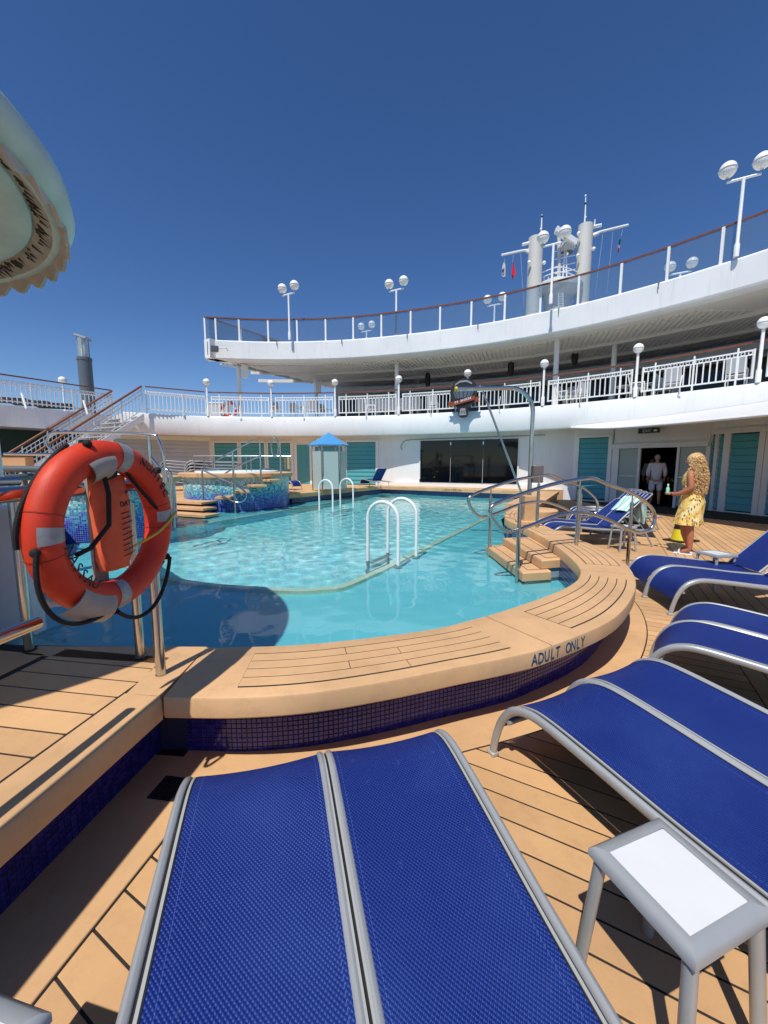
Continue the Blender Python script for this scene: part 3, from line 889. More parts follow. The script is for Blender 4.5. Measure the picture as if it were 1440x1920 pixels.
def back_meshes(ang, strip_n=0):
    a = radians(ang); hy, hz = 1.13, .325; Lb = .72; fw = LW - .04
    D = Vector((0, cos(a), sin(a))); N = Vector((0, -sin(a), cos(a))); H = Vector((0, hy, hz))
    fr = MB(); pts = [H + Vector((-fw - .012, 0, 0))] + [H + D * Lb + Vector((-fw - .012, 0, 0))] + [H + D * (Lb + .02) + Vector((-fw + .02, 0, 0)), H + D * (Lb + .02) + Vector((fw - .02, 0, 0))] + [H + D * Lb + Vector((fw + .012, 0, 0)), H + Vector((fw + .012, 0, 0))]
    fr.tube(pts, .014, 10)
    sl = MB().grid(lambda u, v: H + Vector(((2 * u - 1) * fw, 0, 0)) + D * (Lb * v) + N * (.010 - .012 * (1 - (2 * u - 1) ** 2)), 8, 10, fw * 2, Lb)
    sl.grid(lambda u, v: H + Vector(((2 * u - 1) * fw, 0, 0)) + D * (Lb * v) + N * (.006 - .012 * (1 - (2 * u - 1) ** 2)), 8, 10, fw * 2, Lb)
    pr = MB(); q = H + D * (Lb * .62)
    pr.tube([q + Vector((fw, 0, -.01)), (fw, 1.72, .30)], .008, 8); pr2 = MB().tube([q + Vector((-fw, 0, -.01)), (-fw, 1.72, .30)], .008, 8)
    out = {'back_frame': (fr.mesh('back_frame'), M['alu']), 'back_sling': (sl.mesh('back_sling', recalc=False, ang=60), M['fabric']), 'prop': (pr.mesh('prop'), M['alu']), 'prop2': (pr2.mesh('prop'), M['alu'])}
    if strip_n:
        sm = MB()
        for k in range(strip_n):
            x = -fw + 2 * fw * (k + 1) / (strip_n + 1)
            sm.grid(lambda u, v: H + Vector((x + (u - .5) * .02, 0, 0)) + D * (Lb * v) + N * (.0135 - .012 * (1 - (x / fw) ** 2)), 1, 8)
            sm.grid(lambda u, v: (lambda p: p + Vector((x + (u - .5) * .02, 0, .0175 - .012 * (1 - (x / fw) ** 2))))(PC.at(.14 + 1.26 * v)), 1, 30)
        out['stripe'] = (sm.mesh('stripe', recalc=False), M['tablew'])
    return out
BACKS = {k: back_meshes(k) for k in (0, 38, 46)}
BACKS['s'] = back_meshes(42, 3)
NICE = {'a': '', 'b': ''}
NTH = ['first', 'second', 'third', 'fourth', 'fifth', 'sixth', 'seventh', 'eighth', 'ninth', 'tenth', 'eleventh', 'twelfth', 'thirteenth', 'fourteenth']
def lounger(loc, az, back, label, group=None, small=False):
    t = thing('sun_lounger', label, 'sun lounger', None, group)
    for k, (me, m) in list(LM.items()) + list(BACKS[back].items()):
        nm = me.name.split('.')[0]
        if small and nm in ('groove', 'stitching', 'hem', 'crossbar', 'foot_cap', 'prop'): continue
        o = link(nm, me, m, t)
        if nm == 'stitching': o['kind'] = 'stuff'
    # az: compass heading of foot -> head
    put(t, loc, -az)
    return t
def pair(p_near, az, heads):
    pass
hd = lambda az: Vector((sin(az), cos(az), 0))
def foot_from_crest(crest, az, side):
    """crest: plan point on one rail above the curve; side +1: lounger lies to the right of that rail seen from foot to head"""
    r = Vector((cos(az), -sin(az), 0))
    return Vector((crest[0], crest[1], 0)) + r * LW * side - hd(az) * .25
azL, azR, azB, azC = radians(164.6), radians(154), radians(131), radians(99)
g1 = 'blue loungers around the pool'
# foreground pair; looking from foot to head, right hand is image left
lounger(foot_from_crest((-.70, 1.245), azL, -1), azL, 0, 'blue mesh sun lounger in the foreground, left one of the pair beside the tiled platform', g1)
lounger(foot_from_crest((.275, 1.515), azL, 1), azL, 0, 'blue mesh sun lounger in the foreground, right one of the pair at bottom centre', g1)
lounger(foot_from_crest((.675, 1.685), azR, -1), azR, 0, 'blue sun lounger at right with the white-topped side table against its rail', g1)
lounger(foot_from_crest((1.60, 2.165), azR, 1), azR, 0, 'blue sun lounger directly behind the one touching the white side table', g1)
lounger(foot_from_crest((1.905, 2.36), azB, -1), azB, 0, 'flat blue sun lounger at right edge, nearer of the middle pair', g1)
lounger(foot_from_crest((2.64, 3.13), azB, 1), azB, 0, 'flat blue sun lounger at right edge, farther of the middle pair', g1)
lounger(Vector((2.845, 3.82, 0)) + Vector((-cos(azC), sin(azC), 0)) * LW, azC, 38, 'blue sun lounger with raised back at right edge, nearer of that pair', g1)
lounger(Vector((2.845, 3.82, 0)) + Vector((-cos(azC), sin(azC), 0)) * LW * 3.06, azC, 46, 'blue sun lounger with steep raised back reaching the right edge behind the small table', g1)
azD = radians(90)
lounger((2.98, 7.36, 0), azD, 46, 'plain blue raised-back lounger beyond the pool steps with a mint towel over its top', g1)
lounger((3.05, 7.92, 0), azD, 38, 'plain blue raised-back lounger just behind the one with the mint towel', g1)
for k, (x, y) in enumerate([(4.3, 8.95), (4.55, 9.52), (4.8, 10.1)]):
    lounger((x, y, 0), radians(84), 's', ['blue and white striped lounger with raised back, nearest of three by the teal wall', 'blue and white striped lounger with raised back, middle of three by the teal wall', 'blue and white striped lounger with raised back, farthest of three by the teal wall'][k], 'striped loungers')
# by the whirlpool and the far terrace
tz = .41
lounger((-5.3, 13.2, tz), radians(-35), 46, 'small upright blue lounger in front of the stacked loungers, left of the round whirlpool', g1, True)
lounger((-3.5, 16.2, tz), radians(-60), 46, 'blue lounger between the round whirlpool and the shower hut', g1, True)
lounger((-.9, 18.6, tz), radians(150), 46, 'dark blue lounger behind the shower hut, nearly hidden', g1, True)
# stacked loungers in the shade under the promenade
for q, (x, y) in enumerate([(-7.6, 15.4), (-8.7, 15.7)]):
    for k in range(8):
        lounger((x, y, tz + k * .115), radians(70 + q * 4), 0, 'dark lounger, %s from bottom in the %s stack left of the whirlpool' % (NTH[k], ('right', 'left')[q]), 'stacked loungers', True)

def table_meshes(s=.285, h=.43):
    ms = []
    fr = MB(); b = .012; hs = s / 2; i = .036
    outer = [(-hs, -hs), (hs, -hs), (hs, hs), (-hs, hs)]
    for k in range(4):
        a, c = outer[k], outer[(k + 1) % 4]; ai, ci = [(x * (1 - i * 2 / s), y * (1 - i * 2 / s)) for x, y in (a, c)]
        ab, cb_ = [(x * (1 - b * 2 / s), y * (1 - b * 2 / s)) for x, y in (a, c)]
        rg = []
        for o_, o_b, in_ in ((a, ab, ai), (c, cb_, ci)):
            rg.append([Vector((o_[0], o_[1], h - .032)), Vector((o_[0], o_[1], h - b)), Vector((o_b[0], o_b[1], h)), Vector((in_[0], in_[1], h)), Vector((in_[0], in_[1], h - .032))])
        fr.loft(rg)
    ms.append(('frame', fr.mesh('frame', ang=50), M['alu']))
    tp = MB().bbox((0, 0, h - .010), (s - .071, s - .071, .016), .002); ms.append(('table_top', tp.mesh('table_top'), M['tablew']))
    for sx in (-1, 1):
        for sy in (-1, 1):
            l = MB(); l.tube([(sx * (hs - .024), sy * (hs - .024), h - .03), (sx * (hs + .004), sy * (hs + .004), 0)], .0165, 12); ms.append(('leg', l.mesh('leg'), M['alu']))
    for sy in (-1, 1):
        l = MB(); l.tube([(-hs + .01, sy * (hs - .008), .17), (hs - .01, sy * (hs - .008), .17)], .008, 8); ms.append(('stretcher', l.mesh('stretcher'), M['alu']))
    return ms
TM = table_meshes()
def table(loc, rz, label, bars=False):
    t = thing('side_table', label, 'side table', None, 'small side tables')
    for n_, me, m in TM:
        if bars or n_ != 'stretcher': link(n_, me, m, t)
    return put(t, loc, rz)
cs = [PZ(u, v, .43) for u, v in ((1107, 1588), (1236, 1528), (1443, 1693), (1310, 1808))]
ctr = sum(cs, Vector()) / 4; e_ = cs[3] - cs[0]
table((ctr.x, ctr.y, 0), atan2(e_.y, e_.x), 'silver side table with white top in the right foreground')
table((PZ(1343, 1036, .43).x, PZ(1343, 1036, .43).y, 0), .15, 'side table with white top beside the woman, behind the blue lounger')
table((4.12, 6.80, 0), .1, 'side table with white top between the steps handrail and the towel lounger', True)
for k, (x, y) in enumerate([(4.45, 8.45), (4.95, 9.22), (5.2, 9.82)]):
    table((x, y, 0), .2, ['white-topped side table at the striped loungers, nearest of three', 'white-topped side table at the striped loungers, middle of three', 'white-topped side table at the striped loungers, farthest of three'][k])
q = PZ(95, 1886, .43)
table((q.x - .168, q.y - .110, 0), -.22, 'silver side table whose corner shows at the bottom left')

# ------------------------------------------------------------------ towel over a lounger back
def towel():
    a = radians(46); D = Vector((cos(a), 0, sin(a)))
    H = Vector((2.98 + 1.13, 7.36, .325)); top = H + D * .74
    def f(u, v):
        w_ = (u - .5) * .50; d = (v - .42) * .95
        if d < 0: p = top + D * d * .9 + Vector((-.02, 0, .02))
        else: p = top + Vector((.03 + d * .10, 0, .02 - d * .85))
        p = p + Vector((0, w_ * (1 - .25 * max(0, d)), 0))
        r = sin(u * 17 + v * 3) * .018 + sin(u * 9 - v * 7) * .02
        return p + Vector((r, r * .4, .012 + .012 * sin(v * 11 + u * 5)))
    t = NT('mint_stripe_towel'); uv = t.new('ShaderNodeUVMap').outputs[0]; sp = t.new('ShaderNodeSeparateXYZ'); t.link(uv, sp.inputs[0])
    wv = t.math('GREATER_THAN', t.math('SINE', t.math('MULTIPLY', sp.outputs[0], 34)), .1)
    t.link(t.mix(wv, srgb(236, 244, 240), srgb(150, 214, 206)), t.b.inputs['Base Color']); t.b.inputs['Roughness'].default_value = .9
    nz = t.noise(300, 2, t.world()); t.bump(nz.outputs[0], .4, .003)
    mb = MB().grid(f, 22, 30); mb.grid(lambda u, v: f(u, v) - Vector((.004, 0, .006)), 22, 30)
    tag(build(mb, 'towel', t.m, recalc=False, ang=80), 'mint and white striped towel draped over the raised lounger back', 'towel')
towel()

# ================================================================== PLATFORM RAILING AND LIFEBUOY
rl = thing('platform_railing', 'stainless steel railing along the platform edge carrying the lifebuoy', 'railing', (-1.2, 1.5, CT))
def railpt(y, z): return Vector((-1.165 - .142 * (1.94 - y), y, z))
top = [railpt(y, 1.395) for y in (-.6, .5, 1.0, 1.5, 1.9)] + [Vector((-1.19, 2.04, 1.395)), Vector((-1.26, 2.11, 1.395)), Vector((-1.36, 2.13, 1.39))]
build(MB().tube(catmull(top, 6), .027, 14), 'top_rail', M['steel'], rl)
build(MB().tube([railpt(-.6, .93), railpt(.5, .93), railpt(1.38, .93)], .022, 12), 'lower_rail', M['steel'], rl)
def post(x, y, z0, z1, r=.024):
    build(MB().tube([(x, y, z0), (x, y, z1 - .1)], r, 14), 'post', M['steel'], rl)
    build(MB().tube([(x, y, z1 - .11), (x, y, z1)], r * .42, 10), 'post_pin', M['steel'], rl)
    build(MB().lathe([(.001, .006), (r * 1.1, .006), (r * 1.1, 0)], (x, y, z0), 16), 'post_foot', M['steel'], rl)
post(-1.363, 2.126, CT, 1.385); 
p3 = railpt(1.938, 0); post(p3.x + .02, p3.y, CT, 1.385); post(railpt(.4, 0).x, .4, CT, 1.385)
r2 = thing('kiosk_railing', 'stainless steel post and rail left of the lifebuoy, next to the pale kiosk', 'railing', (-2.06, 2.2, CT))
build(MB().tube([(-2.06, 2.21, CT), (-2.06, 2.21, 1.30)], .024, 14), 'post', M['steel'], r2)
build(MB().tube([(-2.06, 2.21, 1.30), (-2.06, 2.21, 1.40)], .011, 10), 'post_pin', M['steel'], r2)
build(MB().tube([(-2.03, 2.23, 1.40), (-2.35, 1.5, 1.40), (-2.5, .5, 1.40)], .026, 12), 'top_rail', M['steel'], r2)
build(MB().lathe([(.001, .006), (.034, .006), (.036, 0)], (-2.06, 2.21, CT), 16), 'post_foot', M['black'], r2)

RC = Vector((-1.115, 1.61, 1.245)); RR = .284; RA = radians(82.5)   # ring plane runs almost straight away from the lens
e1 = Vector((cos(RA), sin(RA), 0)); e2 = Vector((0, 0, 1)); en_ = Vector((sin(RA), -cos(RA), 0))   # en_ faces the deck
LBT = thing('lifebuoy', 'orange ring lifebuoy with reflective tape and black grab rope on the railing', 'lifebuoy', RC)
def ringpt(a, ra, ax=0): return RC + (e1 * cos(a) + e2 * sin(a)) * ra + en_ * ax
def section(k, n=20, g=0): # flattened tube section: radial .062, axial .058
    return (cos(2 * pi * k / n) * (.060 + g), sin(2 * pi * k / n) * (.056 + g))
mb = MB(); rings = []
for i in range(72):
    a = 2 * pi * i / 72
    rings.append([ringpt(a, RR + section(k)[0], section(k)[1]) for k in range(20)])
rings.append(rings[0]); mb.loft(rings, caps=False)
ring_o = build(mb, 'ring', M['orange'], LBT)
def band(a0, a1, m_, name, g=.0022, k0=0, k1=20, n=8):
    rg = []
    for i in range(n + 1):
        a = a0 + (a1 - a0) * i / n
        rg.append([ringpt(a, RR + section(k, 20, g)[0], section(k, 20, g)[1]) for k in range(k0, k1 + 1)])
    build(MB().loft(rg, caps=False, closed=False), name, m_, LBT, recalc=False)
band(radians(172), radians(183), M['reflect'], 'reflective_tape', k0=2, k1=10)
band(radians(-4), radians(7), M['reflect'], 'reflective_tape', k0=1, k1=8)
band(radians(72), radians(83), M['reflect'], 'reflective_tape', k0=1, k1=9)
band(radians(263), radians(274), M['reflect'], 'reflective_tape', k0=0, k1=9)
for a in (radians(163), radians(192), radians(-11), radians(13)):
    band(a, a + .012, mat('seam', srgb(150, 36, 18), .6), 'mould_seam', .0012, 0, 20, 1)
# grey strap plates at top and bottom
def plate(a0, a1, r0, r1, bend):
    def f(u, v):
        a = a0 + (a1 - a0) * u; r = r0 + (r1 - r0) * v
        return ringpt(a, r, .064 + bend * (v - .5) ** 2 - .02 * abs(2 * v - 1) ** 3)
    mb = MB().grid(f, 8, 8); mb.grid(lambda u, v: f(u, v) - en_ * .005, 8, 8)
    build(mb, 'strap_plate', M['greystrap'], LBT, recalc=False)
plate(radians(92), radians(118), RR - .092, RR + .035, -.12)
plate(radians(226), radians(258), RR - .045, RR + .095, -.12)
# rope with its attachment points
ap = [radians(x) for x in (38, 112, 202, 250, 322)]
def rope(a0, a1, bulge, ax=.03, out=True, nm='grab_rope'):
    pts = []
    for i in range(17):
        t = i / 16; a = a0 + (a1 - a0) * t
        pts.append(ringpt(a, RR + .062 + bulge * sin(pi * t), ax * (1 - sin(pi * t) * .3)) + Vector((0, 0, -.03 * sin(pi * t))))
    build(MB().tube(pts, .0085, 8), nm, M['rope'], LBT)
rope(radians(186), radians(252), .035, .04); rope(radians(262), radians(326), .062, .045); rope(radians(326), radians(398), .018, .0); rope(radians(112), radians(184), .008, -.03)
rope(radians(40), radians(106), .006, -.01)
for a in (186, 252, 262, 326, 40, 108):
    p = ringpt(radians(a), RR + .058, .03); d = (p - RC).normalized()
    build(MB().sphere(p, .016, 10, 6), 'rope_knot', M['rope'], LBT)
# bracket behind the ring
br = MB(); br.frame(RC + Vector((-.075, -.02, -.40)), (.012, 0, 0), (.012, .06, 0), (0, 0, .62))
build(br, 'bracket', M['greystrap'], LBT, smooth=False)
br = MB(); br.box(ringpt(radians(318), RR + .075, -.02), (.03, .10, .03), RA - pi / 2, .5); build(br, 'bracket_hook', M['black'], LBT, smooth=False)
# lettering on the ring
def ring_text(s_, a_mid, size, r0, flip=1):
    n = len(s_); bmx = bmesh.new(); step_ = size * .78 / (RR + .0)
    for k, ch in enumerate(s_):
        me = text_mesh(ch, size, .001)
        a = a_mid - flip * (k - (n - 1) / 2) * step_
        rad = (e1 * cos(a) + e2 * sin(a)); tan = (e1 * sin(a) - e2 * cos(a)) * flip
        up = rad * flip
        p = ringpt(a, r0, .0565 + .0005)
        me.transform(Matrix(((tan.x, up.x, en_.x, p.x), (tan.y, up.y, en_.y, p.y), (tan.z, up.z, en_.z, p.z), (0, 0, 0, 1))))
        bmx.from_mesh(me); bpy.data.meshes.remove(me)
    me = bpy.data.meshes.new('lettering'); bmx.to_mesh(me); bmx.free(); tag(link('lettering', me, M['ink'], LBT), kind='stuff')
ring_text('NUMTEC', radians(42), .048, RR - .006)
ring_text('NASSAU', radians(212), .052, RR - .022, -1)
# the orange bag hanging in the ring
bag = thing('rescue_line_bag', 'orange cloth bag printed with black lettering hanging inside the lifebuoy', 'bag', RC + Vector((0, 0, .1)))
bc = RC + Vector((-.015, .03, .015))
bx, bd = e1, en_
bp = [(-.20, .058, .028), (-.195, .066, .036), (-.15, .072, .05), (-.10, .073, .054), (-.06, .075, .056), (0, .078, .055), (.05, .081, .054), (.09, .083, .05), (.12, .083, .042), (.165, .085, .022), (.182, .092, .006)]
rings = []
for z, hw, hd_ in bp:
    rings.append([bc + Vector((0, 0, z + (.012 * cos(2 * pi * k / 24) if z > .17 else 0))) + bx * (cos(2 * pi * k / 24) * hw * (1 + .04 * sin(k * 2.3 + z * 40) + .02 * sin(k * 5.1 - z * 90))) + bd * (sin(2 * pi * k / 24) * hd_ * (1 + .10 * sin(k * 1.7 + z * 60) + .05 * sin(k * 4.3 + z * 110))) for k in range(24)])
build(MB().loft(rings), 'bag_body', M['bag'], bag)
build(MB().tube([bc + Vector((0, 0, .18)) + bd * .01, bc + Vector((0, 0, .25)) - bx * .03, bc + Vector((.0, 0, .285)) - bx * .05], [.03, .026, .022], 10), 'bag_strap', M['black'], bag)
build(MB().tube([bc + Vector((0, 0, .19)) + bd * .02, bc + Vector((0, 0, .25)) + bx * .03, bc + Vector((.0, 0, .29)) + bx * .06], [.02, .02, .018], 10), 'bag_strap', M['black'], bag)
build(MB().tube([bc + bd * .03 - bx * .06 + Vector((0, 0, .24)), bc + bd * .062 - bx * .07 + Vector((0, 0, .12)), bc + bd * .066 - bx * .085 + Vector((0, 0, .0)), bc + bd * .04 - bx * .15 + Vector((0, 0, -.08)), bc + bd * .05 - bx * .22 + Vector((0, 0, -.09))], .009, 8), 'bag_cord', M['rope'], bag)
build(MB().tube([bc + bd * .03 + bx * .02 + Vector((0, 0, .25)), bc + bd * .05 + bx * .12 + Vector((0, 0, .12)), bc + bd * .05 + bx * .22 + Vector((0, 0, .02))], .008, 8), 'bag_cord', M['rope'], bag)
build(MB().tube(catmull([bc + bd * .03 + bx * .08 + Vector((0, 0, -.12)), bc + bd * .08 + bx * .18 + Vector((0, 0, -.07)), bc + bd * .08 + bx * .30 + Vector((0, 0, .0))], 6), .006, 8), 'yellow_line', M['yellow'], bag)
def bag_line(u0, u1, z, h_):
    def f(u, v):
        x = (u0 + (u1 - u0) * u); zz = z + h_ * (v - .5)
        k = math.asin(max(-1, min(1, x / .089)));
        return bc + bx * (.089 * sin(k)) + bd * (.054 * cos(k) + .006) + Vector((0, 0, zz + x * .12))
    return MB().grid(f, 8, 1)
pm = MB()
for i in range(9):
    q = bag_line(-.012, .05 + .012 * ((i * 7) % 3 - 1), .035 - i * .022, .0055); pm.add(q.v, q.f)
q = bag_line(.015, .035, .118, .016); pm.add(q.v, q.f)
tag(build(pm, 'print', M['ink'], bag, recalc=False), kind='stuff')
me = text_mesh('DAT', .034, .001)
pp = bc + bd * .0535 + bx * .022 + Vector((0, 0, .062))
me.transform(Matrix(((bx.x * .85, 0, bd.x, pp.x), (bx.y * .85, 0, bd.y, pp.y), (.09, 1, 0, pp.z), (0, 0, 0, 1)))); tag(link('lettering', me, M['ink'], bag), kind='stuff')

# ================================================================== POOL LADDERS AND STEP HANDRAILS
def ladder(outer_pts, inner_dir, label, w_=.50, top_z=.95, z0=SHZ, grate=True):
    b0 = Vector((outer_pts[0][0], outer_pts[0][1], 0)); t = thing('pool_ladder', label, 'ladder', (b0.x, b0.y, z0), 'white pool ladders')
    ends = []
    for x, y in outer_pts:
        o_ = Vector((x, y, 0)); i_ = o_ + inner_dir * w_; pts = [Vector((o_.x, o_.y, z0)), Vector((o_.x, o_.y, top_z - w_ / 2))]
        c = (o_ + i_) / 2
        for k in range(1, 12):
            a = pi * k / 12; pts.append(c - inner_dir * cos(a) * w_ / 2 + Vector((0, 0, top_z - w_ / 2 + sin(a) * w_ / 2)))
        pts += [Vector((i_.x, i_.y, top_z - w_ / 2)), Vector((i_.x, i_.y, -1.0))]
        build(MB().tube(pts, .0255, 14), 'hoop', M['hoopw'], t); ends.append(i_)
        build(MB().lathe([(.03, .012), (.06, .012), (.062, 0)], (x, y, z0), 20), 'flange', M['hoopw'], t)
    for z in (-.05, -.32, -.60):
        a, b = ends; o = build(MB().frame(a - inner_dir * .0 + Vector((0, 0, z)), b - a, inner_dir * -.09, Vector((0, 0, .03))), 'tread', M['steel'], t, smooth=False)
    return t
ladder([(.20, 5.55), (.50, 6.10)], -TR, 'white ladder with two tubular hoops at the near edge of the shelf', top_z=.95)
ladder([(-1.95, 12.0), (-1.42, 12.95)], TR, 'white ladder with two tubular hoops at the far left edge of the pool', top_z=1.0)

def stair_rail(pa, pb, pc, label):
    """pa pool post, pb post on the coping, pc post on the deck"""
    A, B, D_ = [Vector((x, y, 0)) for x, y in (pa, pb, pc)]; d = (B - A).normalized()
    t = thing('step_handrail', label, 'handrail', (pb[0], pb[1], CT), 'looped steel handrails at the pool steps')
    L1, L2 = (B - A).length, (D_ - A).length
    def P(sx, z): return A + d * sx + Vector((0, 0, z))
    loop = [P(-.16, .67), P(-.36, .80), P(-.42, .96), P(-.28, 1.04), P(0, 1.12), P(L1 * .5, 1.23), P(L1, 1.29), P(L1 * 1.25, 1.295), P((L1 + L2) / 2, 1.22), P(L2, 1.08), P(L2 + .34, .90), P(L2 + .46, .74), P(L2 + .40, .57), P(L2 + .18, .53), P(L2 - .02, .58), P((L1 + L2) / 2, .76), P(L1 * 1.05, .86), P(L1 * .6, .83), P(L1 * .2, .73)]
    build(MB().tube(catmull(loop, 6, True), .024, 12, closed=True), 'loop_rail', M['steel'], t)
    for q, z0, z1 in ((A, SHZ, 1.12), (B, CT, 1.29), (D_, 0, 1.09)):
        build(MB().tube([(q.x, q.y, z0), (q.x, q.y, z1 - .13)], .024, 14), 'post', M['steel'], t)
        build(MB().tube([(q.x, q.y, z1 - .14), (q.x, q.y, z1)], .010, 10), 'post_pin', M['steel'], t)
stair_rail((1.66, 4.86), (2.53, 5.17), (3.42, 5.49), 'looped steel handrail on the near side of the pool steps')
stair_rail((1.66, 6.2), (2.56, 6.62), (3.47, 7.03), 'looped steel handrail on the far side of the pool steps')

# ================================================================== POOL HOIST
h = thing('pool_hoist', 'tall steel pole with a long bent arm and diagonal brace rising from the coping', 'hoist', (2.62, 7.2, CT))
hx, hy_ = 2.62, 7.2
build(MB().bbox((hx, hy_, CT + .25), (.20, .20, .50), .012), 'clad_post', M['coping'], h)
build(MB().bbox((hx - .02, hy_, CT + .02), (.34, .30, .05), .012), 'clad_foot', M['coping'], h)
pl = [(hx, hy_, CT + .4), (hx, hy_, 2.38)] + [(hx - .42 + .42 * cos(a), hy_, 2.38 + .42 * sin(a)) for a in [pi / 2 * k / 8 for k in range(1, 9)]] + [(1.28, hy_, 2.78)]
build(MB().tube(pl, .038, 14), 'pole', M['steel'], h)
build(MB().tube([(1.28, hy_, 2.78), (1.24, hy_, 2.775)], .045, 14), 'arm_end_cap', M['yellow'], h)
build(MB().tube([(1.72, hy_ - .03, 2.74), (2.46, hy_ - .03, .98), (2.50, hy_ - .03, .6)], .019, 10), 'brace', M['steel'], h)
build(MB().bbox((hx + .11, hy_ - .05, 1.30), (.17, .14, .30), .01), 'control_box', mat('box_grey', srgb(120, 112, 104), .5, .3), h)
# ================================================================== KIOSK WITH FIBREGLASS CANOPY (upper left)
KC = Vector((-3.505, 1.72, 0)); KR = 1.85; KF = 1.028
kio = thing('canopy_kiosk', 'round kiosk with a weathered pale green shell canopy and scalloped rim, upper left', 'kiosk', (KC.x, KC.y, CT))
shell = [(.001, 3.52), (.6, 3.50), (1.15, 3.43), (1.5, 3.34), (1.70, 3.23), (1.79, 3.12), (1.80, 3.03), (1.765, 2.965), (1.71, 2.94), (1.68, 2.955)]
shell = [(r * KF, z) for r, z in shell]
build(MB().lathe(shell, KC, 72), 'canopy_shell', M['fabgreen'], kio, ang=60)
build(MB().lathe([(1.755, 2.95), (1.72, 2.955), (1.68, 2.985), (1.63, 3.03), (1.58, 3.07)], KC, 72), 'thatch_band', M['thatch'], kio)
build(MB().lathe([(1.645, 3.045), (1.63, 3.01), (1.57, 2.995), (1.25, 3.09), (.6, 3.25), (.16, 3.32)], KC, 64), 'inner_dish', M['fabgreen'], kio)
# scalloped skirt hanging from the rim, thick sheet
mb = MB(); n = 360; ro, ri = 1.735 * KF, 1.715 * KF; vs = []
for i in range(n):
    a = 2 * pi * i / n; z = 2.955; d = .035 + .05 * abs(sin(a * 24)) + .010 * sin(a * 47)
    for r_, zz in ((ro, z), (ro + .03, z - d), (ri + .03, z - d), (ri, z)): vs.append(KC + Vector((r_ * cos(a), r_ * sin(a), zz)))
mb.add(vs, [(i * 4 + k, ((i + 1) % n) * 4 + k, ((i + 1) % n) * 4 + (k + 1) % 4, i * 4 + (k + 1) % 4) for i in range(n) for k in range(4)])
build(mb, 'scalloped_skirt', mat('skirt', srgb(206, 200, 186), .8, 0, .15, 6), kio, ang=50)
# tufts of thatch on the band
mb = MB(); rnd = random.Random(3)
for i in range(520):
    a = rnd.uniform(0, 2 * pi); r0 = rnd.choice([1.65, 1.66, 1.675]) + rnd.uniform(-.01, .01)
    z0 = 3.035 - (r0 - 1.63) * .8; L = rnd.uniform(.015, .05); tw_ = rnd.uniform(-.35, .35); wd = rnd.uniform(.004, .009)
    d = Vector((cos(a + tw_), sin(a + tw_), 0)); p = KC + Vector((cos(a) * r0, sin(a) * r0, z0 - .012)); sd = Vector((-d.y, d.x, 0)) * wd
    q = p + d * L + Vector((0, 0, -L * .66)); up = Vector((0, 0, -.010))
    mb.add([p - sd, p + sd, q + sd * .25, q - sd * .25, p - sd + up, p + sd + up, q + sd * .2 + up * .4, q - sd * .2 + up * .4], [(0, 1, 2, 3), (4, 7, 6, 5), (0, 4, 5, 1), (1, 5, 6, 2), (2, 6, 7, 3), (3, 7, 4, 0)])
tag(build(mb, 'thatch_tufts', M['thatchd'], kio, smooth=False), kind='stuff')
build(MB().tube([KC + Vector((0, 0, CT)), KC + Vector((0, 0, 3.4))], .14, 24), 'centre_post', M['fabgreen'], kio)
for k in range(6):
    a = 2 * pi * k / 6 + .35; c_ = KC + Vector((cos(a) * 1.0, sin(a) * 1.0, 0)); b_ = KC + Vector((cos(a) * .13, sin(a) * .13, 0))
    build(MB().tube([b_ + Vector((0, 0, 2.55)), c_ + Vector((0, 0, 3.12))], [.05, .035], 8), 'strut', M['fabgreen'], kio)
build(MB().lathe([(1.24, CT), (1.24, 1.16), (1.20, 1.20), (.3, 1.20)], KC, 40), 'counter', mat('counter_panel', srgb(206, 212, 214), .45, 0, .08, 2), kio)
build(MB().lathe([(1.20, 1.20), (1.33, 1.20), (1.34, 1.22), (1.33, 1.245), (.2, 1.245)], KC, 40), 'counter_top', M['coping'], kio)
build(MB().bbox((-2.80, 2.43, .83), (1.24, .12, .82), .015), 'side_panel', mat('side_panel_paint', srgb(214, 218, 220), .45, 0, .1, 3), kio)
build(MB().tube([(-4.58, 4.72, CT), (-4.58, 4.72, 1.98)], .08, 16), 'side_post', M['white'], kio)
# left terrace under the kiosk and the first whirlpool
mb = MB(); mb.prism([(-3.25, -1), (-3.25, 2.45), (-2.7, 2.6), (-3.5, 3.6), (-5.7, 7.0), (-7.9, 9.3), (-9.6, 13.7), (-16, 14.5), (-16, -1)], 0, .405)
tag(build(mb, 'side_terrace', M['coping'], smooth=False), kind='structure')

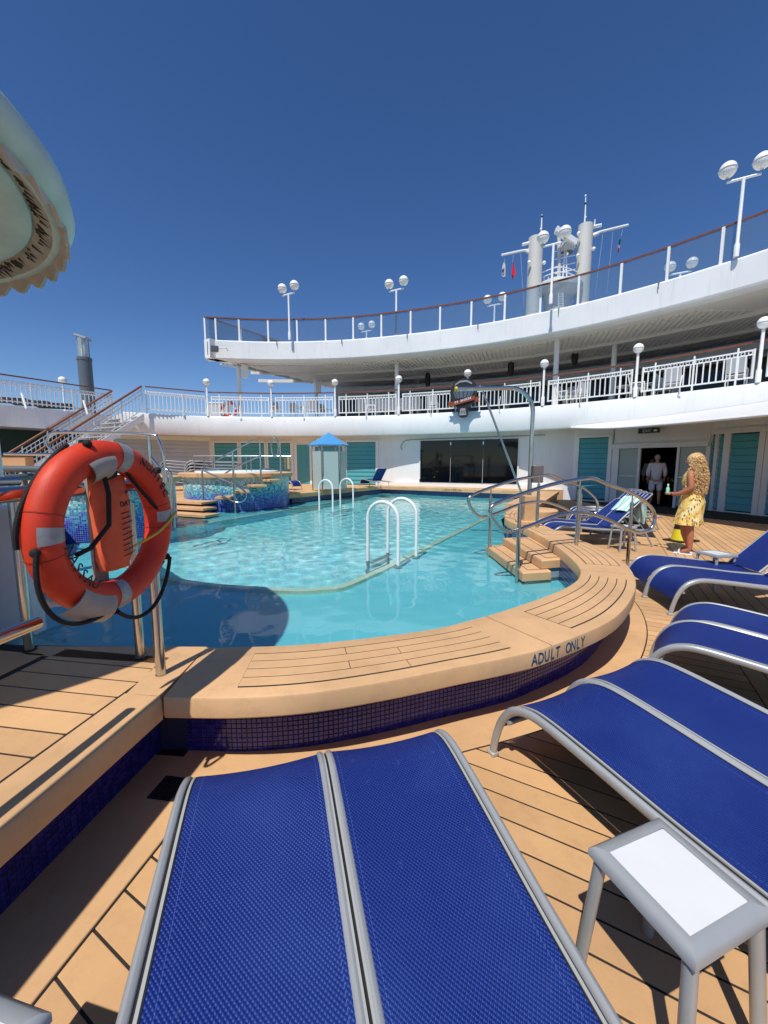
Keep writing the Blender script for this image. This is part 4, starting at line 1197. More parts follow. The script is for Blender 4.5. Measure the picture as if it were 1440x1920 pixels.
# ================================================================== WHIRLPOOLS
GRAD = [(0, srgb(22, 34, 150)), (.18, srgb(34, 66, 190)), (.34, srgb(40, 120, 190)), (.5, srgb(60, 172, 186)), (.68, srgb(150, 214, 208)), (.84, srgb(214, 232, 226)), (.95, srgb(150, 200, 196))]
def whirlpool(c, r, zt, label, zb=-.1, pitch=.048):
    t = thing('whirlpool', label, 'whirlpool', (c[0], c[1], .05), 'mosaic whirlpools')
    cc = (c[0], c[1], 0)
    build(MB().lathe([(r, zb), (r, zt - .12)], cc, 64), 'mosaic_wall', mosaic('whirlpool_mosaic', 0.0, zt - .12, GRAD, pitch), t)
    n = 10
    for k in range(n):
        build(MB().lathe([(r - .34, zt - .02), (r - .33, zt), (r + .10, zt), (r + .13, zt - .02), (r + .13, zt - .12), (r + .10, zt - .13), (r - .30, zt - .13)], cc, 8, 2 * pi * k / n + .004, 2 * pi * (k + 1) / n - .004), 'coping_stone', M['coping'], t)
    build(MB().lathe([(r - .33, zt - .04), (r - .36, zt + .05), (r - .44, zt + .05), (r - .46, zt - .2)], cc, 48), 'inner_rim', M['hoopw'], t)
    build(MB().lathe([(.001, zt - .15), (r - .42, zt - .15)], cc, 48), 'whirlpool_water', M['shelf'], t)
    return t
wp = whirlpool((-4.95, 13.6), 1.68, 1.19, 'round mosaic whirlpool with tan rim and side steps, left of the shower hut')
# cantilevered steps round its side and plain frosted panel
for k, (u, v, z) in enumerate([(705, 355, 1.0), (648, 396, .84), (568, 432, .68), (495, 472, .52)]):
    pu, pv = 260 + u / 3.43, 790 + v / 3.43
    a = [-.72, -.95, -1.18, -1.42][k]; zz = [.97, .82, .66, .5][k]
    p = Vector((-4.95 + cos(a) * 1.95, 13.6 + sin(a) * 1.95, zz))
    build(MB().bbox(p, (.62, .42, .07), .01, a), 'step', M['coping'], wp)
    build(MB().box(p - Vector((cos(a) * .1, sin(a) * .1, .07)), (.40, .06, .08), a), 'step_bracket', M['steel'], wp, smooth=False)
# rails of the whirlpool steps
wr = thing('whirlpool_handrail', 'looped steel handrail rising along the whirlpool steps', 'handrail', (-4.9, 11.4, .42))
Y1, Y2 = 11.35, 11.9
def wl_(pts, y, r_=.024): return MB().tube(catmull([PY(260 + a / 3.43, 790 + b / 3.43, y) for a, b in pts], 5), r_, 10)
build(wl_([(420, 300), (580, 205), (740, 120)], Y1), 'upper_rail', M['steel'], wr)
build(wl_([(400, 308), (520, 365), (640, 420), (685, 455), (690, 490), (660, 518), (610, 515), (520, 470), (415, 420)], Y1), 'lower_rail', M['steel'], wr)
build(wl_([(520, 358), (640, 285), (775, 225)], Y2), 'inner_rail', M['steel'], wr)
for a, b0, b1, y in ((408, 310, 500, Y1), (603, 195, 590, Y1), (778, 125, 390, Y2), (908, 130, 380, 12.1)):
    p, q = PY(260 + a / 3.43, 790 + b0 / 3.43, y), PY(260 + a / 3.43, 790 + b1 / 3.43, y)
    build(MB().tube([p, Vector((p.x, p.y, q.z))], .028, 10), 'post', M['steel'], wr)
gr_ = thing('whirlpool_guard_rail', 'low steel guard rail behind the round whirlpool', 'railing', (-4.5, 15, 1.1))
build(MB().tube([PY(260 + a / 3.43, 790 + b / 3.43, 14.6) for a, b in ((352, 222), (980, 224))], .025, 10), 'top_rail', M['steel'], gr_)
for a in (355, 418, 478, 690, 720, 912, 978):
    p = PY(260 + a / 3.43, 790 + 223 / 3.43, 14.6); build(MB().tube([p, (p.x, p.y, 1.05)], .018, 8), 'post', M['steel'], gr_)
lp = PY(260 + 875 / 3.43, 790 + 165 / 3.43, 12.3)
build(MB().tube([lp + Vector((.22 * cos(a) * .5, 0, .55 * sin(a) * .5)) for a in [2 * pi * k / 20 for k in range(20)]], .022, 10, closed=True), 'grab_loop', M['steel'], gr_)
build(MB().bbox(PY(260 + 958 / 3.43, 790 + 270 / 3.43, 12.4), (.15, .12, .36), .01), 'end_block', M['coping'], gr_)
# broad steps from the terrace into the pool
ts = thing('terrace_steps', 'three broad tan steps leading from the terrace into the pool beside the whirlpool', 'steps', (-6.5, 12.3, 0))
sdir = Vector((.93, -.37, 0)); sn = Vector((.37, .93, 0))
for k in range(3):
    o_ = Vector((-9.3, 12.15, 0)) + sn * (.38 * k) + sdir * (-.1 * k)
    L_ = 5.0 - .35 * k
    build(MB().frame(o_ + Vector((0, 0, .08 + .12 * k)), sdir * L_, sn * (.5 if k < 2 else 2.2), Vector((0, 0, .06))), 'tread', M['coping'], ts, smooth=False)
    build(MB().frame(o_ + sn * .06 + Vector((0, 0, -.1)), sdir * (L_ - .05), sn * .3, Vector((0, 0, .18 + .12 * k))), 'riser', M['grout'], ts, smooth=False)
w2 = whirlpool((-5.95, 8.5), 1.35, 1.22, 'round mosaic whirlpool seen through the lifebuoy ring', pitch=.036)
lr = thing('whirlpool_entry_rail', 'tall looped steel rail behind the lifebuoy at the first whirlpool', 'handrail', (-5.0, 7.6, .42))
Y3 = 7.4
def lrp(pts, y=Y3, r_=.026): return MB().tube(catmull([PY(a, b, y) for a, b in pts], 5), r_, 10)
build(lrp([(104, 850), (90, 836), (88, 826), (96, 814), (110, 811), (180, 811), (282, 815), (296, 824), (306, 850), (310, 880), (313, 905)]), 'upper_loop', M['steel'], lr)
build(lrp([(8, 851), (60, 852), (118, 852)], 7.0), 'lower_rail', M['steel'], lr)
build(lrp([(283, 858), (305, 885), (312, 905)]), 'diagonal_rail', M['steel'], lr)
for a, b0, b1 in ((279, 817, 960), (307, 880, 980), (319, 885, 990)):
    p, q = PY(a, b0, Y3), PY(a, b1, Y3); build(MB().tube([p, Vector((p.x, p.y, .3))], .03, 10), 'post', M['steel'], lr)
build(lrp([(300, 884), (312, 881), (321, 892), (324, 930), (327, 990)]), 'pool_hoop', M['steel'], lr)
# clutter at far left: grey bench, tan planter box
cl = thing('planter_box', 'plain tan box with dark ends under the stairs at far left', 'planter', PY(30, 866, 13))
q = PY(30, 866, 13); build(MB().bbox((q.x, q.y, q.z), (.75, .5, .36), .02, .3), 'planter_body', M['coping'], cl)
build(MB().bbox((q.x, q.y, q.z + .2), (.8, .55, .05), .01, .3), 'planter_rim', M['caulk'], cl)
gb = thing('grey_bar_rail', 'dark grey tubular bar rail at the far left below the stairs', 'rail', PY(40, 885, 6.0))
build(MB().tube([PY(-30, 879, 6.0), PY(90, 880, 6.0)], .05, 12), 'bar', M['greypole'], gb)
build(MB().tube([PY(0, 898, 5.6), PY(110, 890, 6.6)], .055, 12), 'second_bar', M['greypole'], gb)
for u in (20, 45): 
    p = PY(u, 882, 6.0); build(MB().tube([p, (p.x, p.y, .42)], .03, 10), 'leg', M['greypole'], gb)

# ================================================================== SHOWER HUT
sh = thing('shower_hut', 'shower cabin with frosted glass panels and a blue pyramid roof', 'shower', (-2.2, 15.9, .41))
SC = Vector((-2.16, 15.9, 0)); hexp = [SC + Vector((cos(pi / 3 * k + .25), sin(pi / 3 * k + .25), 0)) * .66 for k in range(6)]
for k in range(6):
    a, b = hexp[k], hexp[(k + 1) % 6]; d = (b - a).normalized(); n_ = Vector((d.y, -d.x, 0))
    if k == 1: continue
    build(MB().frame(a + d * .05 + Vector((0, 0, .50)), d * ((b - a).length - .1), n_ * .02, Vector((0, 0, 1.45))), 'glass_panel', M['frost'], sh, smooth=False)
for a in hexp: build(MB().tube([a + Vector((0, 0, .41)), a + Vector((0, 0, 2.2))], .025, 10), 'frame_post', M['steel'], sh)
build(MB().tube([p + Vector((0, 0, 2.17)) for p in hexp], .022, 8, closed=True), 'top_frame', M['steel'], sh)
ro = [SC + Vector((cos(pi / 3 * k + .25), sin(pi / 3 * k + .25), 0)) * .80 for k in range(6)]
mb = MB(); Z = Vector((0, 0, 1)); ap_ = SC + Z * 2.68
for k in range(6):
    a, b = ro[k], ro[(k + 1) % 6]
    mb = MB(); mb.add([a + Z * 2.20, b + Z * 2.20, ap_, a + Z * 2.15, b + Z * 2.15, ap_ - Z * .05], [(0, 1, 2), (3, 5, 4), (0, 3, 4, 1), (1, 4, 5, 2), (2, 5, 3, 0)])
    build(mb, 'roof_panel', M['bluroof'], sh, smooth=False)

# ================================================================== SHIP SUPERSTRUCTURE
ARC = [(-8.3, 19.3), (-5.2, 19.62), (-2, 19.35), (.9, 18.55), (3.9, 17.25), (6.4, 15.6), (8.35, 13.8), (10.2, 11.4), (11.5, 8.9), (12.5, 6.0), (13.2, 2.5)]
arc = Curve(catmull([Vector((x, y, 0)) for x, y in ARC], 10))
def arc_u(u):   # distance along the arc where it crosses image column u at mid height
    best = min(range(0, int(arc.L / .02)), key=lambda k: abs(arc.at(k * .02).x / arc.at(k * .02).y - (u - 720) / 745))
    return best * .02
FB, FT, RT = 2.78, 3.68, 4.78
land = [(-11.2, 17.55), (-8.3, 19.3)]          # the landing at the head of the stairs
front = [Vector((-11.2, 17.55, 0)), Vector((-9.7, 18.55, 0))] + arc.span(0, arc.L, .35)
back_pts = [(18, 2.5), (22, 12), (22, 30), (4, 40), (-9, 24.5), (-13.2, 19.8)]
prom = thing('promenade_deck', 'white curved promenade deck with tall plain fascia above the pool', 'deck', (0, 19, FB))
build(MB().prism([(p.x, p.y) for p in front] + back_pts, FB + .02, FT - .02), 'deck_slab', M['soff'], prom, smooth=False)
def curved_fascia(pts, z0, z1, th=.12, lip=.03):
    n_ = offset(pts, -lip); inn = offset(pts, th); rg = []
    for p, q, r_ in zip(pts, n_, inn):
        Z_ = lambda v, z: Vector((v[0], v[1], z))
        rg.append([Z_(r_, z0), Z_(p, z0), Z_(n_[0] if False else q, z0 + .05), Z_(q, z1 - .05), Z_(p, z1), Z_(r_, z1)])
    return MB().loft(rg)
fd_ = [0, 22, 40, 58, len(front) - 1]
for a, b in zip(fd_[:-1], fd_[1:]):
    build(curved_fascia(front[a:b + 1], FB, FT), 'fascia', M['white'], prom)
# weld seams on the fascia plates
for k in range(9):
    d = 1.2 + k * 2.75; p = arc.at(d); t = arc.dir(d); n_ = Vector((t.y, -t.x, 0))
    build(MB().tube([p + n_ * .031 + Vector((0, 0, FB + .05)), p + n_ * .031 + Vector((0, 0, FT - .05))], .007, 6), 'weld_seam', M['white'], prom)
# gooseneck scuppers below the railing
for u in (458, 574, 688, 806, 931, 1077, 1258):
    d = arc_u(u); p = arc.at(d); t = arc.dir(d); n_ = Vector((t.y, -t.x, 0))
    build(MB().tube([p + n_ * .02 + Vector((0, 0, FT + .50)), p + n_ * .16 + Vector((0, 0, FT + .12)), p + n_ * .05 + Vector((0, 0, FT - .13))], .016, 6), 'railing_stay', M['white_rail'], prom)
# railing: panels between lamp posts
lamp_u = [395, 516, 631, 747, 871, 1008, 1175, 1395]
lamp_d = [arc_u(u) for u in lamp_u] + [arc_u(1395) + 3.4]
pr = thing('promenade_railing', 'white baluster railing with a row of rings and brown handrail around the promenade', 'railing', (0, 19, FT))
bal = MB().box((0, 0, 0), (.030, .030, .74)).mesh('baluster', smooth=False); bal.materials.append(M['white_rail'])
rgm = MB().tube([Vector((cos(2 * pi * k / 12) * .045, 0, sin(2 * pi * k / 12) * .045)) for k in range(12)], .012, 5, closed=True).mesh('ring'); rgm.materials.append(M['white_rail'])
inset = offset(arc.p, .10); iarc = Curve(inset); ratio = iarc.L / arc.L
for a, b in zip(lamp_d[:-1], lamp_d[1:]):
    a_, b_ = (a + .16) * ratio, (b - .16) * ratio
    pts = iarc.span(a_, b_, .3); Z_ = lambda z: Vector((0, 0, z))
    mb = MB()
    for z, h_ in ((FT + .16, .045), (FT + .90, .04), (FT + .785, .03)):
        mb.loft([[p + Z_(z) + Vector((0, -.02, 0)), p + Z_(z) + Vector((0, .02, 0)), p + Z_(z + h_) + Vector((0, .02, 0)), p + Z_(z + h_) + Vector((0, -.02, 0))] for p in pts])
    for d in (a_, b_):
        p = iarc.at(d); mb.box(p + Z_(FT + .55), (.045, .045, .80))
    for d in (a_ + .35, (a_ + b_) / 2, b_ - .35):
        p = iarc.at(d); mb.box(p + Z_(FT + .5), (.04, .04, 1.08), atan2(iarc.dir(d).y, iarc.dir(d).x))
    fr_ = build(mb, 'railing_panel', M['white_rail'], pr, smooth=False)
    n_ = int((b_ - a_) / .155)
    for k in range(1, n_):
        d = a_ + (b_ - a_) * k / n_; p = iarc.at(d); t = iarc.dir(d); ang = atan2(t.y, t.x)
        o = link('baluster', bal, None, fr_); o.location = p + Z_(FT + .485); o.rotation_euler = (0, 0, ang)
        o.scale = (1, 1, .86)
    for k in range(n_):
        d = a_ + (b_ - a_) * (k + .5) / n_; p = iarc.at(d); t = iarc.dir(d)
        o = link('ring', rgm, None, fr_); o.location = p + Z_(FT + .858); o.rotation_euler = (0, 0, atan2(t.y, t.x))
    hp = iarc.span(a * ratio, b * ratio, .3)
    build(MB().loft([[p + Z_(RT - .0) + Vector((0, -.045, 0)), p + Z_(RT) + Vector((0, .045, 0)), p + Z_(RT + .045) + Vector((0, .045, 0)), p + Z_(RT + .045) + Vector((0, -.045, 0))] for p in hp]), 'handrail', M['brownrail'], fr_, ang=50)
# lamp posts on the promenade edge
def globe_lamp(base, h, r, label, parent=None, double=False, name='globe_lamp', group='single globe lamps on the promenade', az=0.0):
    t = thing(name, label, 'lamp', base, group); Zv = Vector((0, 0, 1)); b = Vector(base)
    build(MB().lathe([(.065, 0), (.065, .32), (.042, .38), (.04, h)], b, 12), 'post', M['white_rail'], t)
    tops = [b + Zv * h]
    if double:
        d = Vector((cos(az), sin(az), 0)) * .36; tops = [b + d + Zv * (h + .12), b - d + Zv * (h + .12)]
        build(MB().tube([tops[0] - Zv * .12, tops[1] - Zv * .12], .035, 8), 'cross_arm', M['white_rail'], t)
    for p in tops:
        build(MB().lathe([(.035, -.02), (.06, .02), (r * .62, .06), (r * .72, .10)], p, 14), 'lamp_cup', M['globe_lo'], t)
        g_ = build(MB().sphere(p + Zv * (r * .95), r, 20, 14), 'globe', M['globe'], t)
        build(MB().tube([p + Zv * (r * .95) + Vector((cos(2 * pi * k / 20), sin(2 * pi * k / 20), 0)) * (r * 1.02) for k in range(20)], .008, 5, closed=True), 'globe_band', M['globe_lo'], g_)
    return t
ord_ = ['nearest the stair landing at left', 'right of the lifebuoy on the promenade', 'above the blue shower roof', 'left of the dark stage doors', 'directly above the balloon sign', 'above the bent pole of the pool hoist', 'above the teal panel right of the stage', 'nearest the right edge of the photo']
for u, lb in zip(lamp_u, ord_):
    p = arc.at(arc_u(u)); globe_lamp((p.x, p.y, FT), 1.42, .158, 'white single globe lamp on the promenade railing, ' + lb)
# upper deck
UB, UT, GT = 6.3, 7.15, 8.2
up = thing('upper_deck', 'white sweeping upper deck overhang with slatted underside', 'deck', (0, 20, UB))
ufront = arc.span(0, arc.L, .35)
sidep = [(-2.4, 28.5), (4.5, 39), (24, 40), (24, 2.5)]
build(MB().prism([(p.x, p.y) for p in ufront] + sidep[::-1], UB + .04, UT - .03), 'deck_slab', M['soff'], up, smooth=False)
for a, b in ((0, 16), (16, 32), (32, 48), (48, len(ufront) - 1)):
    build(curved_fascia(ufront[a:b + 1], UB, UT, .5, .04), 'fascia', M['white'], up)
build(curved_fascia([Vector((-8.3, 19.3, 0)).lerp(Vector((-2.4, 28.5, 0)), k / 6) for k in range(7)][::-1], UB, UT, .4, .02), 'side_fascia', M['white'], up)
for k in range(8):
    d = 2.0 + k * 3.1; p = arc.at(d); t = arc.dir(d); n_ = Vector((t.y, -t.x, 0))
    build(MB().tube([p + n_ * .041 + Vector((0, 0, UB + .05)), p + n_ * .041 + Vector((0, 0, UT - .05))], .008, 6), 'weld_seam', M['white'], up)
    q = arc.at(d + 1.3); t = arc.dir(d + 1.3); n_ = Vector((t.y, -t.x, 0))
    build(MB().tube([q + n_ * .02 + Vector((0, 0, UT + .02)), q + n_ * .12 + Vector((0, 0, UT - .05)), q + n_ * .09 + Vector((0, 0, UT - .22))], .015, 6), 'scupper', M['greypole'], up)
# soffit slats running across the ship
mb = MB(); inner = offset(ufront, .9)
ic_ = [(p.x, p.y) for p in inner] + [(24, 2.5), (24, 38), (4.5, 38), (-2.0, 28)]
for k in range(-10, 150):
    o_ = Vector((-9, 21, 0)) + TR * 0 + AX * 0 + Vector((k * .2, 0, 0)); d = Vector((.34, .94, 0))
    run = []
    for j in range(0, 40):
        p = o_ + d * (j * .35 - 8)
        if in_poly(p, ic_): run.append(p)
    if len(run) > 1:
        a, b = run[0], run[-1]; s_ = Vector((.06, -.02, 0))
        mb.frame(a - s_ + Vector((0, 0, UB + .0)), b - a, s_ * 2, Vector((0, 0, .045)))
tag(build(mb, 'soffit_slats', M['soff'], up, smooth=False), kind='stuff')
# soffit ribs following the edge
for off, zr in ((2.6, .10), (4.6, .12)):
    op = Curve(offset(ufront, off)); pts = op.span(1.5, op.L - 3, .6)
    build(MB().loft([[p + Vector((0, 0, UB - zr)), p + Vector((.06, .06, UB - zr)), p + Vector((.06, .06, UB + .05)), p + Vector((0, 0, UB + .05))] for p in pts]), 'soffit_rib', M['soff'], up, smooth=False)
# columns
for i, (u, vv, Yc) in enumerate([(447, 690, 20.6), (744, 700, 20.3), (1045, 640, 16.6), (785, 700, 24.5), (1152, 660, 17.0), (592, 705, 23.6)]):
    p = PY(u, vv, Yc); build(MB().tube([(p.x, p.y, FT - .03), (p.x, p.y, UB + .05)], .10, 14), 'column', M['white'], up)
# glass balustrade on top
gb_ = thing('glass_balustrade', 'glass balustrade with white posts and brown handrail along the upper deck edge', 'balustrade', (0, 19, UT))
post_u = [390, 408, 461, 513, 564, 615, 664, 714, 766, 818, 873, 932, 995, 1060, 1133, 1213, 1305, 1413]
pdx = [arc_u(u) for u in post_u]; pdx[0] = .02; pdx[1] = .5
d_ = pdx[-1]
while d_ < arc.L - 1.6: d_ += 1.45; pdx.append(d_)
uin = offset(arc.p, .12); uc = Curve(uin); rr = uc.L / arc.L
for a, b in zip(pdx[:-1], pdx[1:]):
    p, q = uc.at(a * rr), uc.at(b * rr); d = (q - p).normalized()
    build(MB().frame(p + d * .05 + Vector((0, 0, UT + .08)), d * ((q - p).length - .1), Vector((-d.y, d.x, 0)) * .012, Vector((0, 0, .92))), 'glass_pane', M['glass'], gb_, smooth=False)
for a in pdx:
    p = uc.at(a * rr); t = uc.dir(a * rr); build(MB().box(p + Vector((0, 0, UT + .5)), (.075, .06, 1.06), atan2(t.y, t.x)), 'post', M['white_rail'], gb_, smooth=False)
hp = uc.span(0, uc.L, .35)
build(MB().loft([[p + Vector((0, -.045, GT - .05)), p + Vector((0, .045, GT - .05)), p + Vector((0, .045, GT)), p + Vector((0, -.045, GT))] for p in hp]), 'handrail', M['brownrail'], gb_, ang=50)
sp_ = [Vector((-8.15, 19.45, 0)).lerp(Vector((-2.3, 28.6, 0)), k / 6) for k in range(7)]
for a, b in zip(sp_[:-1], sp_[1:]):
    d = (b - a).normalized(); build(MB().frame(a + d * .05 + Vector((0, 0, UT + .08)), d * ((b - a).length - .1), Vector((-d.y, d.x, 0)) * .012, Vector((0, 0, .92))), 'glass_pane', M['glass'], gb_, smooth=False)
    build(MB().box(b + Vector((0, 0, UT + .5)), (.07, .07, 1.06)), 'post', M['white_rail'], gb_, smooth=False)
build(MB().tube([p + Vector((0, 0, GT - .02)) for p in sp_], .04, 8), 'side_handrail', M['brownrail'], gb_)
# double globe lamps on the upper deck
dl = [(541, None, 19.35, 'left of the long overhang, near its corner'), (743, None, 18.9, 'on the upper deck edge above the stage'), (1033, None, 15.15, 'in front of the mast platform'), (1372, None, 11.85, 'tall one at the right edge of the sky'),
      (687, 608, 24.5, 'small and far behind the glass, left'), (928, 555, 20.6, 'behind the glass left of the masts'), (1277, 497, 17.3, 'behind the glass right of the masts')]
for u, v, Yl, lb in dl:
    zt = 9.15
    p = PY(u, v if v else 560, Yl)
    globe_lamp((p.x, p.y, UT), zt - UT, .205, 'white twin globe lamp ' + lb, double=True, name='twin_globe_lamp', group='twin globe lamps on the upper deck', az=-.5)
# floodlight and hooks at the left tip
fl = thing('floodlight', 'grey floodlight on a bracket at the left tip of the upper deck', 'floodlight', (-7.9, 19.1, 6.8))
q = PY(402, 654, 18.95)
build(MB().bbox(q, (.34, .22, .26), .03, .5), 'lamp_body', M['greypole'], fl); build(MB().lathe([(.001, 0), (.09, 0), (.10, -.02)], q + Vector((0, 0, 0)), 12), 'lens', M['globe'], fl)
build(MB().tube([q + Vector((.15, .05, .02)), q + Vector((.45, .2, .1)), q + Vector((.5, .3, -.02))], .025, 8), 'bracket', M['white_rail'], fl)
build(MB().tube([q + Vector((-.3, 0, .3)), q + Vector((-.32, 0, -.25)), q + Vector((-.22, 0, -.33)), q + Vector((-.15, 0, -.2))], .02, 8), 'hook', M['steel'], fl)
for u, v, Ys, lb in ((459, 696, 20.5, 'white box loudspeaker under the left tip of the overhang'), (596, 727, 23.4, 'white box loudspeaker under the overhang above the shower hut')):
    s_ = thing('loudspeaker', lb, 'loudspeaker', PY(u, v, Ys), 'loudspeakers under the overhang'); c_ = PY(u, v, Ys)
    build(MB().bbox(c_, (.32, .3, .62), .02, .3), 'cabinet', M['white'], s_); build(MB().tube([c_ + Vector((0, .1, .3)), c_ + Vector((0, .1, 1.0))], .03, 8), 'bracket', M['white_rail'], s_)
# back wall of the promenade under the overhang
bw = Curve(offset(arc.p, 6.2)); 
wt = thing('promenade_back_wall', 'shaded wall with dark windows at the back of the promenade', 'wall', (5, 22, FT))
pts = bw.span(6.0, bw.L, .8)
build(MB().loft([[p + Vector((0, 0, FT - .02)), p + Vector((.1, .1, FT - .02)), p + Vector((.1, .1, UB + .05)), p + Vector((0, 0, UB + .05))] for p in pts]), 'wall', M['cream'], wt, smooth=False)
d = 6.3
while d < bw.L - 2.6:
    p, q = bw.at(d), bw.at(d + 2.2); dd_ = (q - p).normalized(); n_ = Vector((dd_.y, -dd_.x, 0))
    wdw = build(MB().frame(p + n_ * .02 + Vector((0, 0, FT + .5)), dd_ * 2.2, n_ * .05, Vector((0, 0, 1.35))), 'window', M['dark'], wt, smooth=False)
    build(MB().frame(p + n_ * .075 + dd_ * .06 + Vector((0, 0, FT + .56)), dd_ * 2.08, n_ * .01, Vector((0, 0, 1.23))), 'pane', M['blackglass'], wdw, smooth=False)
    d += 2.55
pts = Curve(offset(arc.p, 5.2)).span(6, bw.L - 2, .8)
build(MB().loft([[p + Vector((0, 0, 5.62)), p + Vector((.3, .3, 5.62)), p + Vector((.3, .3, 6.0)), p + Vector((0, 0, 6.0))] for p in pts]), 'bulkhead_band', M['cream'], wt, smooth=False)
for i, u in enumerate((802, 958, 1078)):
    dq = arc_u(u) * bw.L / arc.L; p = bw.at(min(bw.L, dq)) ; Yq = arc.at(arc_u(u)).y + 3.6; c_ = PY(u, [712, 690, 668, 640][i], Yq)
    t_ = thing('hanging_lantern', ['dark barrel lantern hanging in the promenade shade, left of the balloon sign', 'dark barrel lantern hanging in the promenade shade, right of the balloon sign', 'dark barrel lantern hanging in the promenade shade above the hoist arm', 'dark barrel lantern hanging in the promenade shade at far right'][i], 'lantern', c_, 'hanging lanterns')
    build(MB().lathe([(.09, -.34), (.14, -.2), (.15, 0), (.14, .2), (.09, .34), (.02, .36)], c_, 14), 'lantern_body', M['dark'], t_)
    build(MB().tube([c_ + Vector((0, 0, .34)), (c_.x, c_.y, UB)], .012, 6), 'cord', M['black'], t_)
# chairs and a covered buffet on the promenade
def chair_meshes():
    o = []
    o.append(('seat', MB().bbox((0, 0, .44), (.46, .46, .04), .012).mesh('seat'), M['cream']))
    o.append(('backrest', MB().frame((-.22, .20, .50), (.44, 0, 0), (0, .03, 0), (0, .10, .42)).mesh('backrest', smooth=False), M['cream']))
    for sx in (-1, 1):
        o.append(('leg', MB().tube([(sx * .22, .21, 0), (sx * .22, .21, .5), (sx * .22, .31, .93)], .018, 8).mesh('leg'), M['white_rail']))
        o.append(('leg', MB().tube([(sx * .22, -.22, 0), (sx * .22, -.2, .64)], .018, 8).mesh('leg'), M['white_rail']))
        o.append(('armrest', MB().tube([(sx * .22, -.22, .64), (sx * .22, .24, .64)], .02, 8).mesh('armrest'), M['white_rail']))
    return o
CM = chair_meshes()
spots = [(520, 1.0, .4), (553, 1.9, 2.4), (585, 1.1, 3.2), (612, 2.0, .8), (700, 1.2, 1.2), (820, 1.2, 2.6), (1078, 1.1, .3), (1110, 1.2, 2.9), (1128, 2.0, 1.7), (1225, 1.1, .6), (1262, 1.5, 3.6), (1290, 1.0, 2.2), (1320, 1.9, 5.2), (1425, 1.0, 2.0)]
for i, (u, off, rz) in enumerate(spots):
    d = arc_u(u); p = Curve(offset(arc.p, off)).at(d)
    t_ = thing('promenade_chair', 'pale promenade armchair behind the white railing, %s from the left' % NTH[i], 'chair', None, 'promenade chairs')
    for nm, me, m_ in CM: link(nm, me, m_, t_)
    put(t_, (p.x, p.y, FT - .02), rz + .3)
for i, (u, off) in enumerate([(1095, 1.7), (1240, 2.0), (570, 1.6)]):
    d = arc_u(u); p = Curve(offset(arc.p, off)).at(d); c_ = Vector((p.x, p.y, FT - .02))
    t_ = thing('promenade_table', ['small round table with pale top behind the railing above the teal panel', 'small round table with pale top behind the railing above the doorway', 'small round table with pale top behind the railing at left'][i], 'table', c_, 'promenade tables')
    build(MB().lathe([(.001, .74), (.42, .74), (.42, .71), (.05, .70)], c_, 20), 'table_top', M['white'], t_); build(MB().lathe([(.03, .7), (.03, .05), (.22, .03), (.22, 0)], c_, 14), 'pedestal', M['white_rail'], t_)
cv = thing('covered_counter', 'long counter under a white cloth behind the railing left of the balloon sign', 'counter', (0, 20.4, FT))
cvp = Curve(offset(arc.p, 1.3)); a_, b_ = arc_u(672), arc_u(790)
pts = cvp.span(a_, b_, .35)
build(MB().loft([[p + Vector((0, 0, FT + .42 + .02 * sin(i * 2.1))), p + Vector((.0, .0, FT + .95)), p + Vector((.3, .7, FT + .95)), p + Vector((.3, .7, FT + .42))] for i, p in enumerate(pts)]), 'cloth', M['tablew'], cv)
for i, p in enumerate(pts):
    if i % 2 == 0: build(MB().box(p + Vector((.1, .25, FT + .22)), (.06, .06, .46)), 'leg', M['white_rail'], cv, smooth=False)
rb = thing('small_lifebuoy', 'small red and white lifebuoy on the promenade railing above the stairs', 'lifebuoy', PY(430, 768, 19.75))
q = PY(430, 768, 19.75); 
for k in range(8):
    build(MB().tube([q + Vector((cos(a) * .34, .0, sin(a) * .34)) for a in [pi / 4 * k + pi / 4 * j / 5 for j in range(6)]], .075, 10), 'ring_segment', M['orange'] if k % 2 else M['white'], rb)
wb = thing('white_locker', 'white deck locker behind the railing next to the small lifebuoy', 'locker', PY(410, 775, 20.4)); q = PY(412, 775, 20.4); build(MB().bbox(q, (1.0, .5, .9), .04, .1), 'locker_body', M['cream'], wb); build(MB().bbox(q + Vector((0, 0, .47)), (1.05, .55, .06), .02, .1), 'lid', M['white'], wb)

# ------------------------------------------------------------------ lower facade under the promenade
M['tealshade'] = mat('teal_lap_shade', srgb(24, 62, 64), .7)  # dark backing colour paints the shade line under each board lap
def siding(parent, a, b, z0, z1, m_, name='board', n=None, proud=.012):
    a, b = Vector((a[0], a[1], 0)), Vector((b[0], b[1], 0)); d = (b - a); nr = Vector((d.y, -d.x, 0)).normalized()
    n = n or max(3, int((z1 - z0) / .19)); h_ = (z1 - z0) / n
    for k in range(n):
        z = z0 + h_ * k
        mb = MB(); mb.add([a + nr * (proud + .03) + Vector((0, 0, z)), b + nr * (proud + .03) + Vector((0, 0, z)), b + nr * proud + Vector((0, 0, z + h_ * .945)), a + nr * proud + Vector((0, 0, z + h_ * .945)),
            a + Vector((0, 0, z)), b + Vector((0, 0, z)), b + Vector((0, 0, z + h_ * .945)), a + Vector((0, 0, z + h_ * .945))], [(0, 1, 2, 3), (0, 4, 5, 1), (3, 2, 6, 7), (0, 3, 7, 4), (1, 5, 6, 2)])
        build(mb, name, m_, parent, smooth=False)
def trim(parent, p, z0, z1, wd, nr, name='trim_post', m_=None):
    d = Vector((-nr.y, nr.x, 0)); build(MB().frame(Vector((p[0], p[1], z0)) - d * wd / 2 - nr * .02, d * wd, nr * .08, Vector((0, 0, z1 - z0))), name, m_ or M['white'], parent, smooth=False)
fc = thing('pool_facade', 'curved white wall with teal boarded panels under the promenade', 'wall', (0, 20.5, 0))
